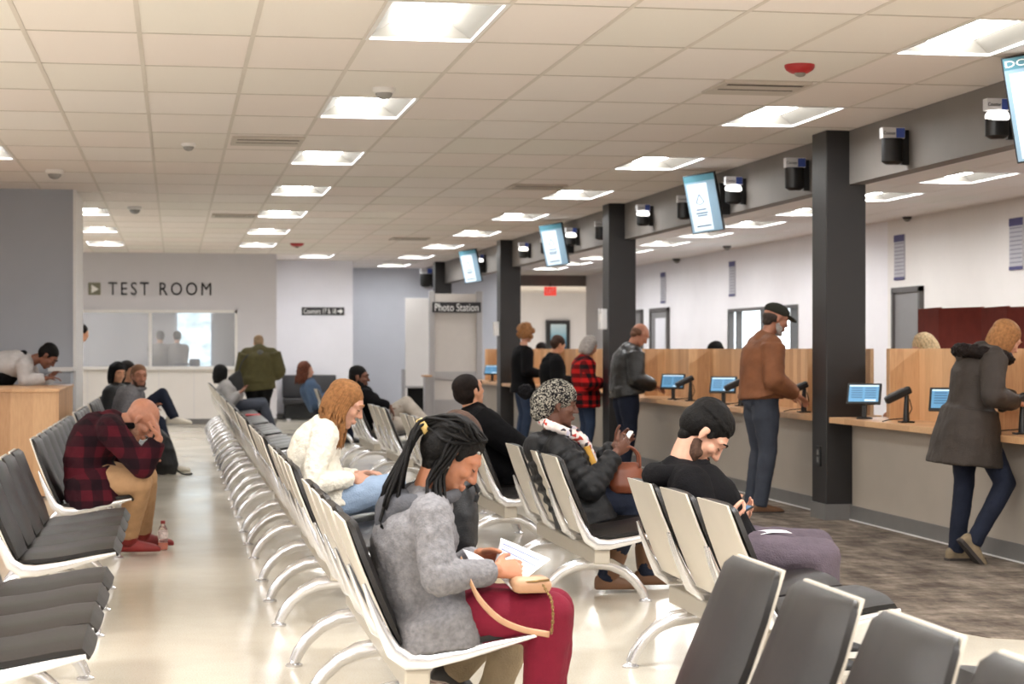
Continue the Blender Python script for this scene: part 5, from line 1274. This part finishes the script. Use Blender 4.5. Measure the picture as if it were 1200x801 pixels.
# ---------------------------------------------------------------- things carried and left about
M_PAPER = mat('white_paper', rgb(240, 240, 242), .7, var=.01); M_INK = mat('printed_ink', rgb(96, 108, 160), .7, var=.05); M_TANL = mat('tan_leather', rgb(164, 126, 96), .5, 0, .4, .08, 10); M_GOLD = mat('gold_metal', rgb(118, 94, 60), .35, .9, var=.05)
M_BAG = mat('black_nylon', rgb(16, 16, 18), .6, 0, .4, .15, 12, .4, 200); M_ORNG = mat('cognac_leather', rgb(112, 58, 35), .45, 0, .5, .12, 10)
def paper(name, label, cat, corners, lines=True, grp=None, bend=.006):
    """sheet through four corners (a b c d), printed lines as a part"""
    a, b, c, d = [V(p) for p in corners]; n = (b - a).cross(d - a).normalized()
    if n.z < 0: n = -n
    t = thing(name, label, cat, tuple(a), 0, grp)
    bm = B(); N = 8; top, bot = [], []
    for i in range(N + 1):
        for L_, off in ((top, .0008), (bot, -.0004)):
            L_.append([bm.verts.new(lerp(lerp(a, b, i / N), lerp(d, c, i / N), j / N) + n * (off + bend * math.sin(i / N * PI))) for j in range(N + 1)])
    for i in range(N):
        for j in range(N):
            bm.faces.new((top[i][j], top[i + 1][j], top[i + 1][j + 1], top[i][j + 1])); bm.faces.new((bot[i][j], bot[i][j + 1], bot[i + 1][j + 1], bot[i + 1][j]))
    for i in range(N):
        for j in (0, N): bm.faces.new((top[i][j], top[i + 1][j], bot[i + 1][j], bot[i][j])); bm.faces.new((top[j][i], top[j][i + 1], bot[j][i + 1], bot[j][i]))
    obj('sheet', bm, M_PAPER, t, True)
    if lines:
        bm = B()
        for k, (v0, u1) in enumerate(((.12, .9), (.2, .5), (.28, .94), (.36, .7))):
            w = .03 if k in (0, 2) else .016
            for q in range(8):
                u, u2 = .08 + (u1 - .08) * q / 8, .08 + (u1 - .08) * (q + 1) / 8
                def at(u, v): return lerp(lerp(a, b, u), lerp(d, c, u), v) + n * (.0016 + bend * math.sin(u * PI))
                quad(bm, [at(u, v0), at(u2, v0), at(u2, v0 + w), at(u, v0 + w)])
        obj('print', bm, M_INK, t)
paper('paper_form', 'printed paper form held open over the tan clutch', 'paper', [S(587, 630, 6.15), S(645, 655, 5.98), S(600, 690, 5.9), S(578, 668, 6.1)])
paper('paper_form', 'lower white sheet tucked under the forearm of the grey hoodie woman', 'paper', [S(542, 643, 6.05), S(575, 660, 6.0), S(590, 677, 5.93), S(566, 681, 5.9)], False)
t = thing('clutch_bag', 'tan leather clutch with shoulder strap and chain on burgundy lap', 'bag', tuple(S(622, 690, 5.9)))
a, b_ = S(598, 686, 5.93), S(644, 682, 5.93)
bm = B(); box(bm, (a + b_) / 2, ((b_ - a).length, .12, .05), None, .02); obj('body', bm, M_TANL, t, True)
bm = B(); tube(bm, [a + V((.01, -.058, .015)), b_ + V((-.01, -.058, .015))], .004, 6); obj('clasp', bm, M_GOLD, t, True)
bm = B(); tube(bm, spline([S(540, 654, 5.9), S(549, 676, 5.84), S(562, 702, 5.8), S(585, 725, 5.79), S(612, 737, 5.8), S(644, 743, 5.8)], 24), [(.010, .003)] * 24, 8, ref=(0, 0, 1)); obj('strap', bm, M_TANL, t, True)
bm = B(); pts = spline([S(636, 684, 5.86), S(641, 693, 5.84), S(646, 702, 5.82), S(648, 720, 5.8), S(646, 743, 5.8)], 22)
for i in range(21):
    d = (pts[i + 1] - pts[i]); m_ = (pts[i] + pts[i + 1]) / 2; ell(bm, m_, (.0055, .0035, d.length * .62)) if i % 2 else ell(bm, m_, (.0035, .0055, d.length * .62))
obj('chain', bm, M_GOLD, t, True)
# black backpack on the hidden person's lap
z = 6.45
t = thing('backpack', 'black backpack upright in front of the grey hoodie woman', 'bag', tuple(S(540, 640, z)))
bm = B(); tube(bm, [S(540, 648, z), S(540, 632, z), S(541, 600, z), S(543, 575, z), S(541, 558, z)], [(.12, .045), (.13, .06), (.125, .058), (.1, .045), (.05, .02)], 20, ref=(0, 1, 0)); o = obj('body', bm, M_BAG, t, True); remesh(o, .008, 4, .5, .012, .06)
bm = B(); tube(bm, spline([S(548, 570, z - .08), S(556, 566, z - .1), S(560, 576, z - .1), S(557, 588, z - .1)], 10), .008, 8); obj('handle', bm, M_BAG, t, True)
# phone and handbag of the woman in the puffer coat
c = S(732, 517, 10.08); Rm = Matrix.Rotation(.6, 3, 'Y')
t = thing('smartphone', 'white smartphone held up by the woman in the knit hat', 'phone', tuple(c))
bm = B(); box(bm, c, (.012, .07, .14), Rm, .004); obj('case', bm, M_WLETTER, t); bm = B(); box(bm, c + Rm @ V((-.0065, 0, 0)), (.001, .062, .12), Rm); obj('screen', bm, M_UI, t)
c = S(733, 556, 9.98)
t = thing('handbag', 'cognac leather handbag on the lap of the woman in the knit hat', 'bag', tuple(c))
bm = B(); tube(bm, [c + V((0, 0, -.1)), c + V((0, 0, -.06)), c + V((0, 0, .03)), c + V((0, 0, .07))], [(.075, .05), (.1, .065), (.095, .05), (.07, .02)], 18, ref=(1, 0, 0)); o = obj('body', bm, M_ORNG, t, True); remesh(o, .008, 4)
for dy in (-.03, .03):
    bm = B(); tube(bm, spline([c + V((-.07, dy, .05)), c + V((-.04, dy, .13)), c + V((.02, dy, .155)), c + V((.07, dy, .11)), c + V((.075, dy, .04))], 14), .007, 8); obj('handle', bm, M_ORNG, t, True)
# phone and papers of the young man
c = S(864, 602, 7.6); t = thing('smartphone', 'dark smartphone in the hands of the man in the black hoodie', 'phone', tuple(c)); Rm = Matrix.Rotation(-.5, 3, 'Y')
bm = B(); box(bm, c, (.14, .07, .009), Rm, .003); obj('case', bm, M_BLACK, t); bm = B(); box(bm, c + Rm @ V((0, 0, .005)), (.125, .062, .001), Rm); obj('screen', bm, M_UID, t)
c = S(903, 624, 7.55)
paper('folded_paper', 'folded white paper resting on the thigh of the man in the black hoodie', 'paper', [c + V((-.06, -.06, .0)), c + V((.07, -.07, .004)), c + V((.08, .05, .004)), c + V((-.05, .06, 0))], False)
# papers at the writing desk
c = P(68, 445, 19.2); c.z = .987
paper('paper_form', 'white paper form lying on the oak writing desk', 'paper', [c + V((-.1, -.12, .001)), c + V((.14, -.12, .001)), c + V((.14, .16, .001)), c + V((-.1, .16, .001))], True, None, .001)
# bottle on the floor
p = PF(191, 644); M_PET = mat('clear_bottle', rgb(236, 220, 214), .08, 0, .5, .01, 5, Transmission_Weight=.9)
t = thing('drink_bottle', 'clear bottle with orange drink and red cap on the floor', 'bottle', tuple(p)); x, y = p.x, p.y
bm = B(); lathe(bm, (x, y, 0), [(.028, 0), (.033, .006), (.033, .045), (.03, .06), (.033, .075), (.033, .125), (.026, .148), (.013, .168), (.013, .178)], 20); obj('bottle_body', bm, M_PET, t, .7)
bm = B(); lathe(bm, (x, y, .004), [(.027, 0), (.0315, .004), (.0315, .04), (.03, .046)], 20); obj('drink', bm, mat('orange_drink', rgb(240, 112, 58), .3), t, .7)
bm = B(); lathe(bm, (x, y, .175), [(.0155, 0), (.0155, .018), (.013, .021)], 18); obj('cap', bm, mat('red_cap', rgb(140, 44, 40), .5), t, .7)
bm = B(); lathe(bm, (x, y, .078), [(.0334, 0), (.0336, .002), (.0336, .044), (.0334, .046)], 20); obj('wrapper', bm, mat('pale_wrapper', rgb(206, 190, 186), .5, var=.3, scale=60), t, .7)
# backpack on the floor by the left row
p = PF(192, 556); t = thing('backpack', 'black and red backpack on the floor by the left row', 'bag', tuple(p)); zz = F * EYE / (556 - HOR)
bm = B(); tube(bm, [p + V((0, 0, .01)), p + V((0, 0, .1)), p + V((-.02, 0, .28)), p + V((-.05, 0, .42)), p + V((-.07, 0, .47))], [(.13, .14), (.16, .16), (.13, .14), (.09, .1), (.04, .05)], 18); o = obj('body', bm, M_BAG, t, True); remesh(o, .012, 4, .5, .03, .1)
bm = B(); tube(bm, [p + V((-.1, -.13, .06)), p + V((-.11, -.15, .2)), p + V((-.1, -.13, .34))], [.02, .03, .02], 10); obj('pocket', bm, mat('red_nylon', rgb(122, 30, 36), .6), t, True)
bm = B(); tube(bm, spline([p + V((.13, -.05, .06)), p + V((.2, -.07, .012)), p + V((.3, -.06, .012))], 10), .009, 8); obj('strap', bm, M_BAG, t, True)
# tote bag by the olive jacket, red folder on a seat
c = P(276, 447, 30.6); t = thing('shoulder_bag', 'black shoulder bag beside the person in the olive jacket', 'bag', tuple(c))
bm = B(); tube(bm, [c + V((0, 0, -.22)), c + V((0, 0, -.15)), c + V((0, 0, .05)), c + V((.06, 0, .17))], [(.1, .07), (.15, .09), (.12, .08), (.03, .03)], 16, ref=(1, 0, 0)); o = obj('body', bm, M_BAG, t, True); remesh(o, .014, 4)
bm = B(); tube(bm, spline([c + V((.04, 0, .1)), c + V((.1, .05, .3)), c + V((.2, .1, .42))], 10), .012, 8); obj('strap', bm, M_BAG, t, True)
c = S(296, 481, 25.6); bm = B(); box(bm, (c.x, c.y, .42), (.2, .3, .014), None, .004)
solo('folder', bm, mat('red_folder', rgb(214, 52, 62), .5), 'red folder lying on a seat of the middle row', 'folder', None, (c.x, c.y, .413))
# machine on the test room desk
c = at_y(228, 424, 37.2); t = thing('eye_test_machine', 'small dark blue testing machine behind the TEST ROOM glass', 'machine', tuple(c)); M_NAVY = mat('navy_plastic', rgb(26, 38, 66), .5)
bm = B(); box(bm, c + V((0, 0, -.02)), (.2, .2, .16), None, .03); obj('housing', bm, M_NAVY, t, True); bm = B(); box(bm, c + V((-.2, 0, -.04)), (.34, .06, .04), None, .01); obj('arm', bm, M_NAVY, t, True); bm = B(); box(bm, c + V((.02, 0, -.14)), (.1, .1, .14), None, .01); obj('base', bm, M_NAVY, t, True)
t = thing('test_room_desk', 'pale desk along the TEST ROOM window', 'desk', (c.x, 37.2, 0)); bm = B(); box2(bm, (-3, 36.9, c.z - .24), (1.2, 37.6, c.z - .21)); obj('desktop', bm, M_WCREAM, t); bm = B(); box2(bm, (-2.9, 36.95, .0), (1.1, 37.0, c.z - .24)); obj('front_panel', bm, M_WCREAM, t)
# ---------------------------------------------------------------- lamps, daylight, camera
def area(name, loc, sx, sy, power, col=(.985, .995, 1)):
    l = bpy.data.lights.new(name, 'AREA'); l.shape = 'RECTANGLE'; l.size = sx; l.size_y = sy; l.energy = power; l.color = col
    o = bpy.data.objects.new(name, l); C.objects.link(o); o.location = loc; return o
for x in (-4.5, -1.715, 1.335, 4.385):                         # the ceiling lamps over and behind the camera
    for y in (-1.5, 2.78, 6.44): area('ceiling_lamp', (x, y, CEIL - .03), .5, 1.1, 60)
for y in (10.1, 13.76): area('ceiling_lamp', (-4.5, y, CEIL - .03), .5, 1.1, 60)
for x, y in ((7.8, 6.5), (11, 47), (11, 53), (8, 53), (-3.5, 28)): area('ceiling_lamp', (x, y, CEIL - .12), .6, 1.2, 70)
area('ceiling_lamp', (-2, 37.5, CEIL - .12), .6, 1.2, 40)
for k in range(-3, 9): area('ceiling_lamp', (7.8, 18.36 + 2.44 * k, CEIL - .02), .34, 1.1, 11, (.97, .985, 1))
w = bpy.data.worlds.new('World'); bpy.context.scene.world = w; w.use_nodes = True
w.node_tree.nodes['Background'].inputs[0].default_value = (1, 1, 1, 1); w.node_tree.nodes['Background'].inputs[1].default_value = .3
cam = bpy.data.cameras.new('camera'); co = bpy.data.objects.new('camera', cam); C.objects.link(co)
co.location = (0, 0, EYE); co.rotation_euler = (PI / 2, 0, -TH)
cam.sensor_width = 36; cam.lens = F / 1200 * 36; cam.shift_y = (HOR - 400.5) / 1200; cam.clip_start = .05; cam.clip_end = 200
cam.dof.use_dof = True; cam.dof.focus_distance = 8.2; cam.dof.aperture_fstop = 5.6
sc = bpy.context.scene; sc.camera = co
sc.view_settings.view_transform = 'Standard'; sc.view_settings.look = 'None'; sc.view_settings.gamma = 1; sc.view_settings.use_curve_mapping = False
sc.view_settings.exposure = 0.93
sc.cycles.use_denoising = True
sc.cycles.max_bounces = 10; sc.cycles.diffuse_bounces = 5; sc.cycles.transparent_max_bounces = 8; sc.cycles.sample_clamp_indirect = 8
